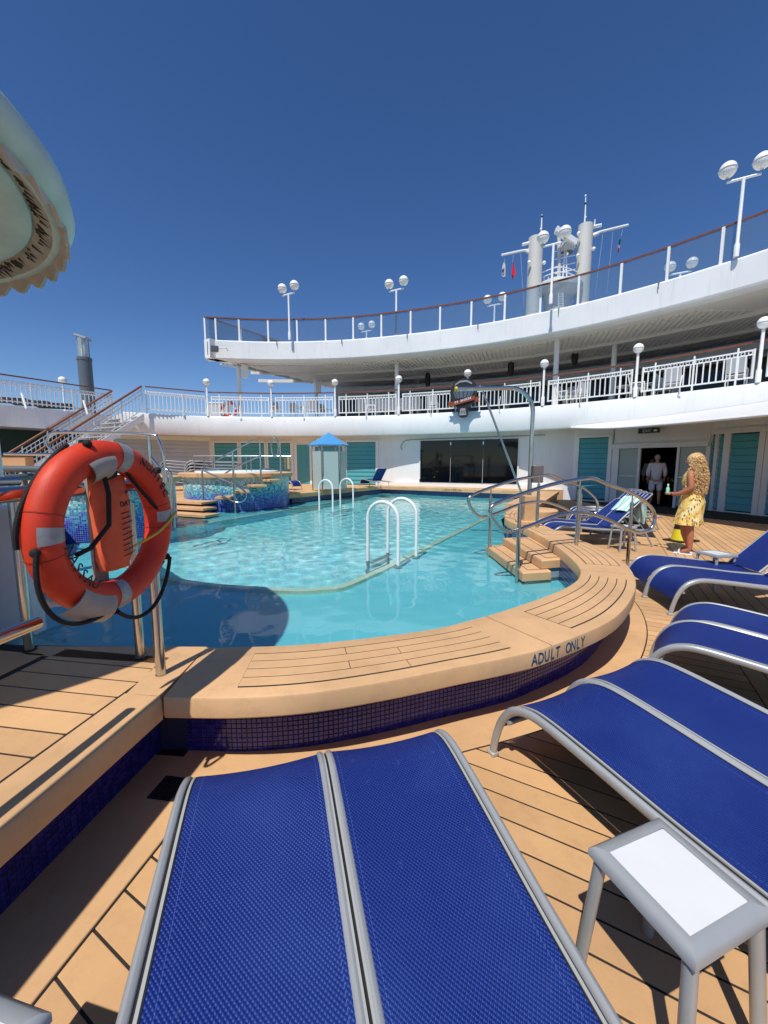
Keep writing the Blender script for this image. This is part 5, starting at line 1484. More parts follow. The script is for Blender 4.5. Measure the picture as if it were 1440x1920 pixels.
wallpts = [(-13.5, 18.0), (-8.9, 20.9), (-4.7, 21.0), (-.06, 19.86), (7.64, 16.26), (8.6, 15.2)]
build(MB().wall([Vector((x, y, 0)) for x, y in wallpts], 0, FB + .03), 'wall_sheet', M['white'], fc, smooth=False)
siding(fc, (-13.3, 18.1), (-9.0, 20.82), .41, 2.6, M['cream'])
def wallpan(a, b, f0, f1, z0, z1):
    a, b = Vector((a[0], a[1], 0)), Vector((b[0], b[1], 0)); p, q = a.lerp(b, f0), a.lerp(b, f1); d = q - p; nr = Vector((d.y, -d.x, 0)).normalized()
    build(MB().frame(p + Vector((0, 0, z0 - .06)), d, nr * .01, Vector((0, 0, z1 - z0 + .12))), 'panel_backing', M['tealshade'], fc, smooth=False)
    siding(fc, p, q, z0, z1, M['teal']); trim(fc, p, z0 - .1, z1 + .1, .13, nr); trim(fc, q, z0 - .1, z1 + .1, .13, nr)
    build(MB().frame(p + nr * .02 + Vector((0, 0, z1 + .02)), d, nr * .05, Vector((0, 0, .10))), 'trim_head', M['white'], fc, smooth=False)
wallpan((-8.9, 20.9), (-4.7, 21.0), .02, .33, .45, 2.5); wallpan((-8.9, 20.9), (-4.7, 21.0), .345, .66, .45, 2.5); wallpan((-8.9, 20.9), (-4.7, 21.0), .675, .98, .45, 2.5)
wallpan((-4.7, 21.0), (-.06, 19.86), .24, .58, .45, 2.5); wallpan((-4.7, 21.0), (-.06, 19.86), .60, .94, .45, 2.5)
# teal door
a, b = Vector((-4.7, 21, 0)), Vector((0, 20, 0)); p, q = a.lerp(b, .03), a.lerp(b, .2); d = q - p; nr = Vector((d.y, -d.x, 0)).normalized()
td = build(MB().frame(p + Vector((0, 0, .42)), d, nr * .05, Vector((0, 0, 2.0))), 'door', M['teal'], fc, smooth=False)
build(MB().frame(p + d * .12 + nr * .05 + Vector((0, 0, .55)), d * .76, nr * .012, Vector((0, 0, .8))), 'door_panel', M['teal'], td, smooth=False)
build(MB().frame(p + d * .12 + nr * .05 + Vector((0, 0, 1.45)), d * .76, nr * .012, Vector((0, 0, .8))), 'door_panel', M['teal'], td, smooth=False)
for w_ in (p, q): trim(fc, w_, .41, 2.55, .12, nr)
wallpan((7.64, 16.26), (8.6, 15.2), .10, .94, .12, 2.45)
# stage wall: dark folding doors
a, b = Vector((-.06, 19.86, 0)), Vector((7.64, 16.26, 0)); d = (b - a).normalized(); nr = Vector((d.y, -d.x, 0))
p, q = Vector((1.73, 19.02, 0)), Vector((5.70, 17.17, 0)); dl_ = (q - p)
sd = thing('stage_doors', 'row of four black glass folding doors on the white stage wall', 'doors', (3.8, 18.2, .6))
build(MB().frame(p - d * .05 + nr * .004 + Vector((0, 0, .55)), dl_ + d * .1, nr * .05, Vector((0, 0, 2.02))), 'door_frame', M['white'], sd, smooth=False)
for k in range(3):
    x0 = p + dl_ * (k / 3); o = build(MB().frame(x0 + d * .008 + nr * .06 + Vector((0, 0, .60)), dl_ / 3 - d * .016, nr * .02, Vector((0, 0, 1.92))), 'glass_door', M['blackglass'], sd, smooth=False)
    for z in (.68, 2.36): build(MB().box(x0 + nr * .085 + d * .0 + Vector((0, 0, z)), (.05, .03, .12), atan2(d.y, d.x)), 'hinge', M['steel'], o, smooth=False)
build(MB().frame(p - d * 1.3 + nr * .002 + Vector((0, 0, .41)), dl_ + d * 2.6, nr * .14, Vector((0, 0, .16))), 'sill', M['white'], sd, smooth=False)
for f_, s_ in ((.05, 'CURTAIN DOOR'), (.82, 'CURTAIN DOOR')):
    pass
# cable and pipe above the doors
pc = thing('wall_cable', 'thin dark cable looped along the top of the stage wall', 'cable', (1, 19.6, 2.5))
build(MB().tube(catmull([a + d * (1.0 + x) + nr * .05 + Vector((0, 0, z)) for x, z in ((.05, 2.1), (-.02, 2.25), (.1, 2.48), (.4, 2.58), (1.2, 2.6), (3.5, 2.62), (6.4, 2.64))], 5), .014, 6), 'cable', M['greypole'], pc)
# doorway wall at the right
dw = thing('sliding_doorway', 'sliding glass doorway with white frame leading into the dark interior', 'doorway', (9.5, 14, 0))
A, B = Vector((8.62, 15.18, 0)), Vector((10.35, 12.80, 0)); d = (B - A).normalized(); nr = Vector((d.y, -d.x, 0)); LL = (B - A).length; Zp = lambda z: Vector((0, 0, z))
build(MB().frame(A + Zp(2.14), d * LL, nr * -.1, Zp(FB - 2.12)), 'wall_above', M['white'], dw, smooth=False)
build(MB().frame(A + nr * .01 + Zp(2.02), d * LL * .98, nr * .14, Zp(.16)), 'header', M['white'], dw, smooth=False)
def fr(f0, f1): return A + d * LL * f0, d * LL * (f1 - f0)
for f0, f1 in ((0, .08), (.30, .325), (.70, .725), (.965, 1.0)):
    o_, e_ = fr(f0, f1); build(MB().frame(o_, e_, nr * .1, Zp(2.02)), 'jamb', M['white'], dw, smooth=False)
for f0, f1 in ((.085, .30), (.73, .96)):
    o_, e_ = fr(f0, f1)
    g_ = build(MB().frame(o_ + nr * .03 + Zp(.05), e_, nr * .015, Zp(1.96)), 'door_leaf', M['frost'], dw, smooth=False)
    build(MB().frame(o_ + nr * .05 + Zp(1.0), e_, nr * .03, Zp(.05)), 'push_bar', M['steel'], g_, smooth=False)
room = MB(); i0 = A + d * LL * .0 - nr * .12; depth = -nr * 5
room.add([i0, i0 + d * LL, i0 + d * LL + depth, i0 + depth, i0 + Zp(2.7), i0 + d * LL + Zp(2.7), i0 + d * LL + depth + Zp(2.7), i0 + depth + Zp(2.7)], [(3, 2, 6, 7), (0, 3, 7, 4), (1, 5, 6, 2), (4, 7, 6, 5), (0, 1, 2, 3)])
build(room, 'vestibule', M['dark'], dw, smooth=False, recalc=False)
ex = thing('exit_sign', 'dark green EXIT sign above the sliding doorway', 'sign', (9.4, 13.9, 2.5)); c_ = A + d * LL * .42 + nr * .25 + Zp(2.52)
build(MB().frame(c_ - d * .33, d * .66, nr * .05, Zp(.17)), 'sign_box', mat('exit_green', srgb(18, 40, 30), .5), ex, smooth=False)
me = text_mesh('EXIT', .13, .002); c2 = c_ + nr * .052 + Zp(.035) - d * .05
me.transform(Matrix(((d.x, 0, nr.x, c2.x), (d.y, 0, nr.y, c2.y), (0, 1, 0, c2.z), (0, 0, 0, 1)))); tag(link('lettering', me, M['globe'], ex), kind='stuff')
build(MB().frame(c_ + d * .16 + nr * .051 + Zp(.05), d * .1, nr * .004, Zp(.06)), 'arrow_mark', M['globe'], ex, smooth=False)
# return wall and right-hand teal wall
rw = thing('teal_side_wall', 'teal boarded wall panels with white posts at the right edge', 'wall', (10.6, 11.5, 0))
A2, B2 = Vector((10.35, 12.80, 0)), Vector((10.47, 12.36, 0)); A3, B3 = Vector((10.47, 12.36, 0)), Vector((11.75, 7.9, 0))
build(MB().wall([A2, B2, B3], 0, FB + .03), 'wall_sheet', M['white'], rw, smooth=False)
for P_, Q_, cuts in ((A2, B2, [(.08, .44), (.56, .92)]), (A3, B3, [(.03, .20), (.255, .50), (.56, .8)])):
    d3 = Q_ - P_; n3 = Vector((d3.y, -d3.x, 0)).normalized()
    for f0, f1 in cuts:
        p, q = P_.lerp(Q_, f0), P_.lerp(Q_, f1)
        build(MB().frame(p + Zp(.04), q - p, n3 * .01, Zp(2.35)), 'panel_backing', M['tealshade'], rw, smooth=False)
        siding(rw, p, q, .08, 2.35, M['teal'], n=11)
        for w_ in (p - d3.normalized() * .09, q + d3.normalized() * .0): trim(rw, w_, 0, 2.5, .15 if d3.length > 1 else .06, n3)
    build(MB().frame(P_ + n3 * .01 + Zp(2.38), d3, n3 * .06, Zp(.16)), 'trim_head', M['white'], rw, smooth=False)
# awning
aw = thing('awning', 'white canvas awning curving out from the promenade fascia over the doorway', 'awning', (7.5, 11, 2.5))
edge_ = catmull([Vector(p) for p in [(6.95, 15.12, 2.80), (7.15, 13.0, 2.60), (7.35, 10.6, 2.50), (7.75, 8.1, 2.46), (8.4, 4.6, 2.46), (9.2, 1.5, 2.46)]], 8)
n_ = len(edge_); da_, db_ = arc_u(1083) + .1, arc.L - .6
def awn(u, v):
    k = u * (n_ - 1); i = min(n_ - 2, int(k)); e = edge_[i].lerp(edge_[i + 1], k - i)
    dq = da_ + (db_ - da_) * u; p = arc.at(dq); t_ = arc.dir(dq); q = p + Vector((t_.y, -t_.x, 0)) * .05 + Zp(2.82 + min(.42, .9 * u))
    r = q.lerp(e, v); r.z += .06 * sin(pi * v); return r
mb = MB().grid(awn, 40, 6); mb.grid(lambda u, v: awn(u, v) - Vector((0, 0, .02)), 40, 6)
build(mb, 'canvas', M['tablew'], aw, recalc=False)
build(MB().tube(edge_, .035, 8), 'front_bar', M['white_rail'], aw)

# ================================================================== STAIRS, PORT SIDE, GREY POLE
sp = thing('outer_staircase', 'white staircase with brown handrails climbing to the promenade at left', 'staircase', (-11.8, 16, .41))
STB = Vector((-10.45, 17.75, 0)); STA = STB - TR * 2.3; down = -AX
nst = 15; rise = (FT - .41) / nst; run_ = .29
for k in range(nst):
    z = FT - rise * (k + 1); o_ = STA + down * (run_ * k)
    build(MB().frame(o_ + Vector((0, 0, z - .03)), STB - STA, down * (run_ + .03), Vector((0, 0, .04))), 'tread', M['cream'], sp, smooth=False)
for P_ in (STA, STB):
    e_ = P_ + down * (run_ * nst); mb = MB()
    mb.add([P_ + Zp(FT - .05), P_ + Zp(FT - .36), e_ + Zp(.41), e_ + Zp(.62), P_ + TR * .06 + Zp(FT - .05), P_ + TR * .06 + Zp(FT - .36), e_ + TR * .06 + Zp(.41), e_ + TR * .06 + Zp(.62)], [(0, 1, 2, 3), (7, 6, 5, 4), (0, 4, 5, 1), (1, 5, 6, 2), (2, 6, 7, 3), (3, 7, 4, 0)])
    build(mb, 'stringer', M['white'], sp, smooth=False)
    build(MB().tube([P_ + Zp(FT + 1.1), e_ + Zp(.41 + 1.12)], .045, 10), 'handrail', M['brownrail'], sp)
    build(MB().tube([P_ + Zp(FT + .92), e_ + Zp(.41 + .94)], .02, 8), 'upper_bar', M['white_rail'], sp)
    build(MB().tube([P_ + Zp(FT + .75), e_ + Zp(.41 + .77)], .02, 8), 'middle_bar', M['white_rail'], sp)
    build(MB().tube([P_ + Zp(FT + .12), e_ + Zp(.41 + .14)], .02, 8), 'bottom_bar', M['white_rail'], sp)
    for k in range(nst * 2 + 1):
        f = k / (nst * 2); p = P_.lerp(e_, f); z = FT + (.41 - FT) * f
        build(MB().tube([p + Zp(z + .12), p + Zp(z + (1.1 if k % 6 == 0 else .92))], .03 if k % 6 == 0 else .014, 6), 'baluster', M['white_rail'], sp)
# landing rail and port-side deck
pd_ = thing('port_deck', 'grey shaded side deck edge with white railing at the far left', 'deck', (-15, 15, FB))
a_, b_ = STA + Vector((-.05, 0, 0)) , STA - AX * 16
build(MB().frame(b_ + Zp(FB + .1), a_ - b_, -TR * 6, Zp(FT - FB - .1)), 'deck_edge', M['white'], pd_, smooth=False)
build(MB().frame(b_ - TR * 1.6 + Zp(.4), a_ - b_, -TR * .1, Zp(FB - .3)), 'shaded_wall', mat('shaded_green', srgb(28, 62, 58), .6), pd_, smooth=False)  # the dark green holds the shade under the port deck
def rail_run(P_, Q_, parent, z0=FT, step_=.155):
    d = (Q_ - P_); L = d.length; dn = d.normalized(); mb = MB()
    for z, h_ in ((z0 + .14, .045), (z0 + .90, .04), (z0 + .77, .03)): mb.frame(P_ + Zp(z), d, Vector((-dn.y, dn.x, 0)) * .04, Zp(h_))
    build(mb, 'rail_frame', M['white_rail'], parent, smooth=False)
    n_ = int(L / step_)
    for k in range(n_ + 1):
        o = link('baluster', bal, None, parent); o.location = P_ + d * (k / n_) + Zp(z0 + .46); o.rotation_euler = (0, 0, atan2(dn.y, dn.x))
        if k % 9 == 0: o.scale = (1.8, 1.8, 1.35)
    for k in range(n_):
        o = link('ring', rgm, None, parent); o.location = P_ + d * ((k + .5) / n_) + Zp(z0 + .85); o.rotation_euler = (0, 0, atan2(dn.y, dn.x))
    build(MB().frame(P_ + Zp(RT) - Vector((-dn.y, dn.x, 0)) * .02, d, Vector((-dn.y, dn.x, 0)) * .09, Zp(.045)), 'handrail', M['brownrail'], parent, smooth=False)
rail_run(b_ + AX * 6, a_, pd_)
for k in range(5):
    p = a_ - AX * (1.2 + k * 2.1) + TR * .1; build(MB().tube([p + Zp(FT + .5), p + TR * .25 + Zp(FT - .1)], .04, 8), 'rail_stay', M['white_rail'], pd_)
lr_ = thing('landing_railing', 'white railing with brown handrail around the landing at the top of the stairs', 'railing', (-10, 18, FT))
rail_run(Vector((-10.4, 17.95, 0)), Vector((-8.4, 19.28, 0)), lr_)
# shaded wall and posts seen under the port deck, dark boxes on it
for k, (u, v) in enumerate(((60, 757), (104, 762), (20, 752))):
    q = PY(u, v, 17.5); bx_ = thing('deck_lounger_stack', ['dark low lounger stack on the far left side deck, middle one', 'dark low lounger stack on the far left side deck, nearest the grey pole', 'dark low lounger stack on the far left side deck, at the photo edge'][k], 'lounger stack', q, 'stacks on the side deck'); build(MB().bbox(q, (1.3, .6, .16), .04, .5), 'stack_body', M['black'], bx_); build(MB().bbox(q + Zp(.1), (1.2, .5, .05), .02, .5), 'stack_top', M['darkcloth'], bx_)
gp = thing('vent_pole', 'thick grey pole with a clear lamp top rising behind the left railing', 'pole', PY(166, 780, 19.8))
p0, p1, p2 = PY(168, 780, 19.8), PY(158, 672, 19.8), PY(156, 634, 19.8)
build(MB().tube([(p1.x, p1.y, FT), (p1.x, p1.y, p1.z)], .29, 20), 'pole', M['greypole'], gp); build(MB().lathe([(.31, -.1), (.31, .02), (.25, .03)], p1, 20), 'collar', M['greypole'], gp)
build(MB().tube([p1, (p1.x, p1.y, p2.z)], .21, 16), 'lamp_glass', M['lampglass'], gp)
build(MB().lathe([(.10, 0), (.12, .4), (.03, .75)], p1, 12), 'lamp_core', M['globe'], gp)
for k in range(4):
    a = pi / 2 * k + .4; build(MB().tube([p1 + Vector((cos(a) * .22, sin(a) * .22, 0)), Vector((p1.x + cos(a) * .22, p1.y + sin(a) * .22, p2.z + (.1 if cos(a) < 0 else -.1)))], .025, 6), 'cage_bar', M['alu'], gp)
build(MB().tube([Vector((p1.x - .26, p1.y, p2.z + .12)), Vector((p1.x + .26, p1.y, p2.z - .06))], [.23, .23], 14, flat=(.35, 1)), 'cap', M['alu'], gp)
globe_lamp((PY(119, 735, 19.6).x, 19.6, FT), 1.55, .17, 'white single globe lamp on the far left side deck left of the grey pole')

# ================================================================== BALLOON SIGN
bs = thing('balloon_sign', 'black hot-air-balloon shaped sign with a brown banner on the promenade railing', 'sign', PY(868, 770, 17.0))
dq = arc_u(868); pc_ = arc.at(dq); t_ = arc.dir(dq); n_ = Vector((t_.y, -t_.x, 0)); o_ = pc_ + n_ * .30
def SP(x, z, dpt=0): return o_ + t_ * x + n_ * dpt + Zp(z)
out = [(-.16, 3.42), (.16, 3.42), (.22, 3.75), (.46, 4.05), (.56, 4.35), (.50, 4.68), (.30, 4.90), (0, 4.98), (-.30, 4.90), (-.50, 4.68), (-.56, 4.35), (-.46, 4.05), (-.22, 3.75)]
sm_ = [Vector((x, 0, z)) for x, z in out]; sm_ = catmull(sm_, 4, True)
mb = MB(); n0 = len(sm_); mb.add([SP(p.x, p.z, 0) for p in sm_] + [SP(p.x, p.z, .09) for p in sm_], [tuple(range(n0))[::-1], tuple(range(n0, 2 * n0))] + [(i, (i + 1) % n0, n0 + (i + 1) % n0, n0 + i) for i in range(n0)])
build(mb, 'sign_body', M['ink'], bs, smooth=False)
gm = mat('sign_grey', srgb(92, 98, 108), .2)
for k in range(6):
    f0, f1 = -1 + k / 3 + .03, -1 + (k + 1) / 3 - .03
    w0_, w1_ = .36, .44
    mb = MB(); q = []
    for z, wd in ((4.18, .34), (4.40, .44), (4.62, .41)): q.append((SP(sin(f0 * 1.3) * wd, z, .093), SP(sin(f1 * 1.3) * wd, z, .093), SP(sin(f1 * 1.3) * wd, z, .105), SP(sin(f0 * 1.3) * wd, z, .105)))
    mb.loft([list(x) for x in q]); build(mb, 'gore_panel', gm, bs, smooth=False)
mb = MB(); mb.loft([[SP(x, z, .093), SP(x, z + .07, .093), SP(x, z + .07, .11), SP(x, z, .11)] for x, z in ((-.36, 4.70), (-.15, 4.82), (.15, 4.82), (.36, 4.70))]); build(mb, 'crown_band', M['reflect'], bs, smooth=False)
mb = MB(); mb.add([SP(-.50, 3.86, .12), SP(.50, 4.08, .12), SP(.50, 4.24, .12), SP(-.50, 4.02, .12), SP(-.50, 3.86, .15), SP(.50, 4.08, .15), SP(.50, 4.24, .15), SP(-.50, 4.02, .15)], [(3, 2, 1, 0), (4, 5, 6, 7), (0, 1, 5, 4), (1, 2, 6, 5), (2, 3, 7, 6), (3, 0, 4, 7)]); bn_ = build(mb, 'banner', M['redbrown'], bs, smooth=False)
for sx in (-1, 1):
    mb = MB(); z0 = 3.98 if sx < 0 else 4.10
    mb.add([SP(sx * .44, z0 - .12, .06), SP(sx * .68, z0 - .10, .06), SP(sx * .62, z0, .06), SP(sx * .68, z0 + .10, .06), SP(sx * .44, z0 + .08, .06), SP(sx * .44, z0 - .12, .10), SP(sx * .68, z0 - .10, .10), SP(sx * .62, z0, .10), SP(sx * .68, z0 + .10, .10), SP(sx * .44, z0 + .08, .10)], [(0, 1, 2, 3, 4), (9, 8, 7, 6, 5)] + [(i, (i + 1) % 5, 5 + (i + 1) % 5, 5 + i) for i in range(5)]); build(mb, 'banner_tail', M['redbrown'], bs, smooth=False)
mb = MB(); rnd = random.Random(5)
for k in range(9):
    x = -.34 + k * .08; z = 3.935 + .22 * (x + .5)
    if k in (2,): continue
    mb.frame(SP(x, z, .151), t_ * .05 + Zp(.011), n_ * .004, Zp(.022)); mb.frame(SP(x + (.03 if k % 2 else 0), z, .151), t_ * .018, n_ * .004, Zp(.085)); mb.frame(SP(x, z + .06, .151), t_ * .05 + Zp(.011), n_ * .004, Zp(.02))
build(mb, 'banner_lettering', M['globe'], bn_, smooth=False)
mb = MB(); mb.add([SP(-.15, 3.48, .093), SP(.15, 3.48, .093), SP(.10, 3.76, .093), SP(-.10, 3.76, .093), SP(-.15, 3.48, .11), SP(.15, 3.48, .11), SP(.10, 3.76, .11), SP(-.10, 3.76, .11)], [(4, 5, 6, 7), (0, 1, 5, 4), (1, 2, 6, 5), (2, 3, 7, 6), (3, 0, 4, 7)]); bk = build(mb, 'basket', M['reflect'], bs, smooth=False)
build(MB().tube([SP(-.08, 3.54, .115), SP(-.05, 3.68, .115), SP(0, 3.58, .115), SP(.05, 3.68, .115), SP(.08, 3.54, .115)], .012, 5), 'basket_emblem', M['ink'], bk)
build(MB().frame(SP(-.05, 3.9, -.3), t_ * .1, n_ * .3, Zp(.6)), 'wall_bracket', M['greypole'], bs, smooth=False)
# ================================================================== MASTS AND FLAGS
MY = 40.0
def MP(x, y, Y=MY): return PY(930 + x / 5.538, 360 + y / 5.538, Y)
ms = thing('twin_mast', 'pale grey twin mast with yardarms, lattice and radar scanner beyond the upper deck', 'mast', (16, MY, 8))
def col(x, ytop):
    p = MP(x, ytop); build(MB().lathe([(.66, 7.0), (.66, p.z - .03), (.60, p.z), (.001, p.z)], (p.x, p.y, 0), 28), 'mast_column', M['mastgrey'], ms); return p
c1, c2 = col(415, 475), col(932, 345)
def bar(pts, r, nm, m_='white_rail', Y=MY): build(MB().tube([MP(x, y, Y) for x, y in pts], r, 8), nm, M[m_], ms)
bar([(55, 656), (270, 610), (360, 600)], .11, 'yardarm'); bar([(360, 640), (300, 607)], .12, 'yardarm_bracket'); bar([(270, 548), (355, 525)], .14, 'short_arm')
bar([(1000, 460), (1060, 430)], .18, 'yardarm_bracket'); bar([(1000, 445), (1095, 412), (1370, 345)], .13, 'yardarm'); bar([(1000, 365), (1090, 345)], .16, 'short_arm'); bar([(1024, 350), (1028, 285)], .05, 'antenna')
bar([(468, 475), (474, 300), (478, 232)], [.07, .06, .04], 'antenna'); bar([(918, 345), (928, 200), (932, 35)], [.08, .06, .04], 'antenna')
for x, y in ((478, 255), (928, 120), (930, 40), (465, 385), (930, 262)): 
    build(MB().sphere(MP(x, y), .10, 8, 6), 'antenna_fitting', M['ink'] if y in (255, 120) else M['white_rail'], ms)
for x, y in ((345, 730), (500, 735), (1015, 590), (860, 430), (850, 660), (465, 520)): build(MB().sphere(MP(x, y, MY - .6), .17, 10, 6), 'mast_lamp', M['globe'], ms)
# lattice between the columns
for x0, x1 in ((640, 650), (690, 716), (735, 728)): bar([(x0, 950), (x1, 560)], .07, 'lattice_leg')
for y in (600, 680, 760, 830, 890): bar([(610, y + 20), (820, y - 25)], .05, 'lattice_bar')
for y in (620, 710, 800): bar([(640, y + 60), (735, y)], .04, 'lattice_brace')
for y in (800, 850, 900, 945): build(MB().tube([MP(485 + (860 - 485) * k / 12, y + 55 * (1 - sin(pi * k / 12)) - 20, MY - 1.2 * sin(pi * k / 12)) for k in range(13)], .05, 6), 'platform_rail', M['white_rail'], ms)
for k in range(9):
    x = 500 + k * 43; bar([(x, 880), (x, 1000)], .035, 'platform_post')
pc_ = (c1 + c2) / 2; zp = MP(660, 985).z
build(MB().lathe([(.2, zp), (2.1, zp), (2.15, zp - .12), (2.1, zp - .45), (1.2, zp - 1.0), (.9, zp - 6)], (pc_.x, pc_.y, 0), 30), 'platform', M['mastgrey'], ms)
for k in range(6): bar([(650, 1060 + k * 25), (695, 1058 + k * 25)], .035, 'ladder_rung', 'white_rail', MY - 2.2)
bar([(648, 1050), (650, 1200)], .04, 'ladder_rail', 'white_rail', MY - 2.2); bar([(695, 1048), (697, 1200)], .04, 'ladder_rail', 'white_rail', MY - 2.2)
a_, b_ = MP(612, 385, MY - 1), MP(822, 525, MY - .5); dd_ = (b_ - a_)
rad = build(MB().frame(a_ - Vector((0, .3, .3)), dd_, Vector((0, .5, 0)), Vector((.12, 0, .45))), 'radar_scanner', M['white_rail'], ms, smooth=False)
build(MB().lathe([(.55, -.9), (.65, -.4), (.4, 0), (.1, .2)], MP(745, 520), 14), 'radar_drum', M['mastgrey'], ms)
build(MB().tube([MP(655, 960), MP(652, 420)], .16, 10), 'radar_post', M['mastgrey'], ms)
for pts in ([(255, 640), (290, 1180)], [(180, 640), (175, 730)], [(1315, 380), (1300, 460)], [(1110, 430), (1030, 1080)], [(1215, 400), (1150, 1050)]): bar(pts, .018, 'halyard', 'alu_lt')
def flag(poly_cols, name, label, wob=.1):
    t = thing('flag', label, 'flag', MP(*poly_cols[0][0][0]), 'flags on the mast')
    for pts, m_ in poly_cols:
        f = [MP(x, y, MY + .3 * sin(x * .15)) for x, y in pts]; bk = [p + Vector((0, .04, 0)) for p in f]; n = len(f)
        mb = MB(); mb.add(f + bk, [tuple(range(n)), tuple(range(n, 2 * n))[::-1]] + [(i, (i + 1) % n, n + (i + 1) % n, n + i) for i in range(n)]); build(mb, 'cloth', M[m_], t, smooth=False)
flag([([(92, 688), (98, 780), (96, 875), (75, 878), (58, 862), (62, 790)], 'tablew'), ([(62, 812), (88, 798), (84, 822), (66, 836)], 'ink')], 'flag', 'white flag with a dark patch, leftmost on the mast')
flag([([(180, 718), (190, 760), (206, 860), (190, 870), (170, 912), (162, 850), (172, 780)], 'flagred')], 'flag', 'red flag hanging from the left yardarm')
flag([([(1285, 490), (1300, 495), (1290, 545), (1272, 540)], 'flaggrn'), ([(1272, 541), (1290, 546), (1284, 580), (1266, 575)], 'tablew'), ([(1266, 576), (1284, 581), (1272, 634), (1260, 622)], 'flagred')], 'flag', 'green, white and red flag hanging from the right yardarm')

# ================================================================== PEOPLE
def skin(nodes, edges, name, m_, parent, root=0, sub=2):
    me = bpy.data.meshes.new(name); me.from_pydata([n[0] for n in nodes], edges, [])
    o = bpy.data.objects.new(name, me); C.objects.link(o)
    md = o.modifiers.new('s', 'SKIN'); md.use_smooth_shade = True
    sv = me.skin_vertices[0].data if me.skin_vertices else None
    if sv is None:
        bm = bmesh.new(); bm.from_mesh(me); bm.verts.layers.skin.verify(); bm.to_mesh(me); bm.free(); sv = me.skin_vertices[0].data
    for i, n in enumerate(nodes):
        r = n[1]; sv[i].radius = r if isinstance(r, tuple) else (r, r); sv[i].use_root = (i == root)
    ss = o.modifiers.new('u', 'SUBSURF'); ss.levels = ss.render_levels = sub
    dg = bpy.context.evaluated_depsgraph_get(); dg.update()
    m2 = bpy.data.meshes.new_from_object(o.evaluated_get(dg)); m2.name = name
    bpy.data.objects.remove(o); bpy.data.meshes.remove(me)
    m2.polygons.foreach_set('use_smooth', [True] * len(m2.polygons)); m2.materials.clear()
    return link(name, m2, m_, parent)
def rings_mesh(rows, n=28):
    """rows: (cx, cy, z, rx, ry)"""
    return MB().loft([[Vector((cx + cos(2 * pi * k / n) * rx, cy + sin(2 * pi * k / n) * ry, z)) for k in range(n)] for cx, cy, z, rx, ry in rows])
# woman: local frame, faces -x, z up, feet at 0
wmn = thing('person', 'woman with long blond curls in a yellow leaf-print dress and white sandals, walking left', 'person')
N = [((0, 0, .90), .12), ((0, .0, 1.05), .11), ((.0, 0, 1.22), .125), ((.0, 0, 1.36), .10), ((-.005, 0, 1.42), .05), ((-.015, 0, 1.50), (.075, .085)), ((-.02, 0, 1.585), (.07, .08)),
     ((-.01, -.17, 1.33), .055), ((.03, -.22, 1.10), .047), ((-.13, -.20, 1.00), .038), ((-.235, -.15, .985), .028),
     ((-.01, .17, 1.33), .055), ((-.02, .22, 1.09), .045), ((-.15, .17, .99), .036), ((-.24, .10, .985), .027),
     ((.015, -.085, .84), .10), ((.03, -.09, .50), .062), ((.045, -.09, .33), .058), ((.06, -.09, .09), .036), ((-.06, -.095, .035), (.032, .028)),
     ((-.015, .085, .84), .10), ((-.07, .09, .50), .062), ((-.06, .09, .33), .058), ((.02, .09, .10), .036), ((-.10, .095, .04), (.032, .028))]
E_ = [(0, 1), (1, 2), (2, 3), (3, 4), (4, 5), (5, 6), (3, 7), (7, 8), (8, 9), (9, 10), (3, 11), (11, 12), (12, 13), (13, 14), (0, 15), (15, 16), (16, 17), (17, 18), (18, 19), (0, 20), (20, 21), (21, 22), (22, 23), (23, 24)]
skin(N, E_, 'body', M['skin'], wmn)
def hand(base, fwd, up_, side, m_, parent, s=1.0):
    nd, ed = [(base, .024 * s), (base + fwd * .045 * s, .026 * s)], [(0, 1)]
    skin(nd, ed, 'palm', m_, parent, sub=1)
    for i in range(4):
        o_ = base + fwd * .06 * s + side * ((i - 1.5) * .016 * s); L = [.05, .06, .057, .045][i] * s
        skin([(o_ - fwd * .02, .0085 * s), (o_ + fwd * L * .5, .008 * s), (o_ + fwd * L * .75 - up_ * L * .4, .007 * s)], [(0, 1), (1, 2)], 'finger', m_, parent, sub=1)
    o_ = base + fwd * .02 * s + side * .026 * s
    skin([(o_, .010 * s), (o_ + side * .02 * s + fwd * .025 * s, .009 * s), (o_ + side * .018 * s + fwd * .05 * s, .008 * s)], [(0, 1), (1, 2)], 'thumb', m_, parent, sub=1)
hand(Vector((-.245, -.145, .985)), Vector((-.9, .25, .25)).normalized(), Vector((0, 0, 1)), Vector((0, -1, 0)), M['skin'], wmn)
hand(Vector((-.25, .095, .985)), Vector((-.9, -.25, .25)).normalized(), Vector((0, 0, 1)), Vector((0, 1, 0)), M['skin'], wmn)
t = NT('leaf_print'); pos = t.coord('Object')
vo = t.new('ShaderNodeTexVoronoi'); vo.inputs['Scale'].default_value = 11; t.link(pos, vo.inputs['Vector'])
mp = t.new('ShaderNodeMapping'); mp.inputs['Rotation'].default_value = (.7, .5, .6); mp.inputs['Scale'].default_value = (1, 1, .33); t.link(pos, mp.inputs[0])
lf_ = t.new('ShaderNodeTexVoronoi'); lf_.inputs['Scale'].default_value = 42; t.link(mp.outputs[0], lf_.inputs['Vector'])
nz = t.noise(9, 3, pos); pz = t.noise(6, 2, pos)
c0 = t.mix(t.ramp(vo.outputs[0], [(.15, (1, 1, 1, 1)), (.42, (0, 0, 0, 1))]), srgb(240, 206, 112), srgb(206, 132, 56))
c0 = t.mix(t.ramp(nz.outputs[0], [(.52, (0, 0, 0, 1)), (.6, (1, 1, 1, 1))]), c0, srgb(248, 234, 176))
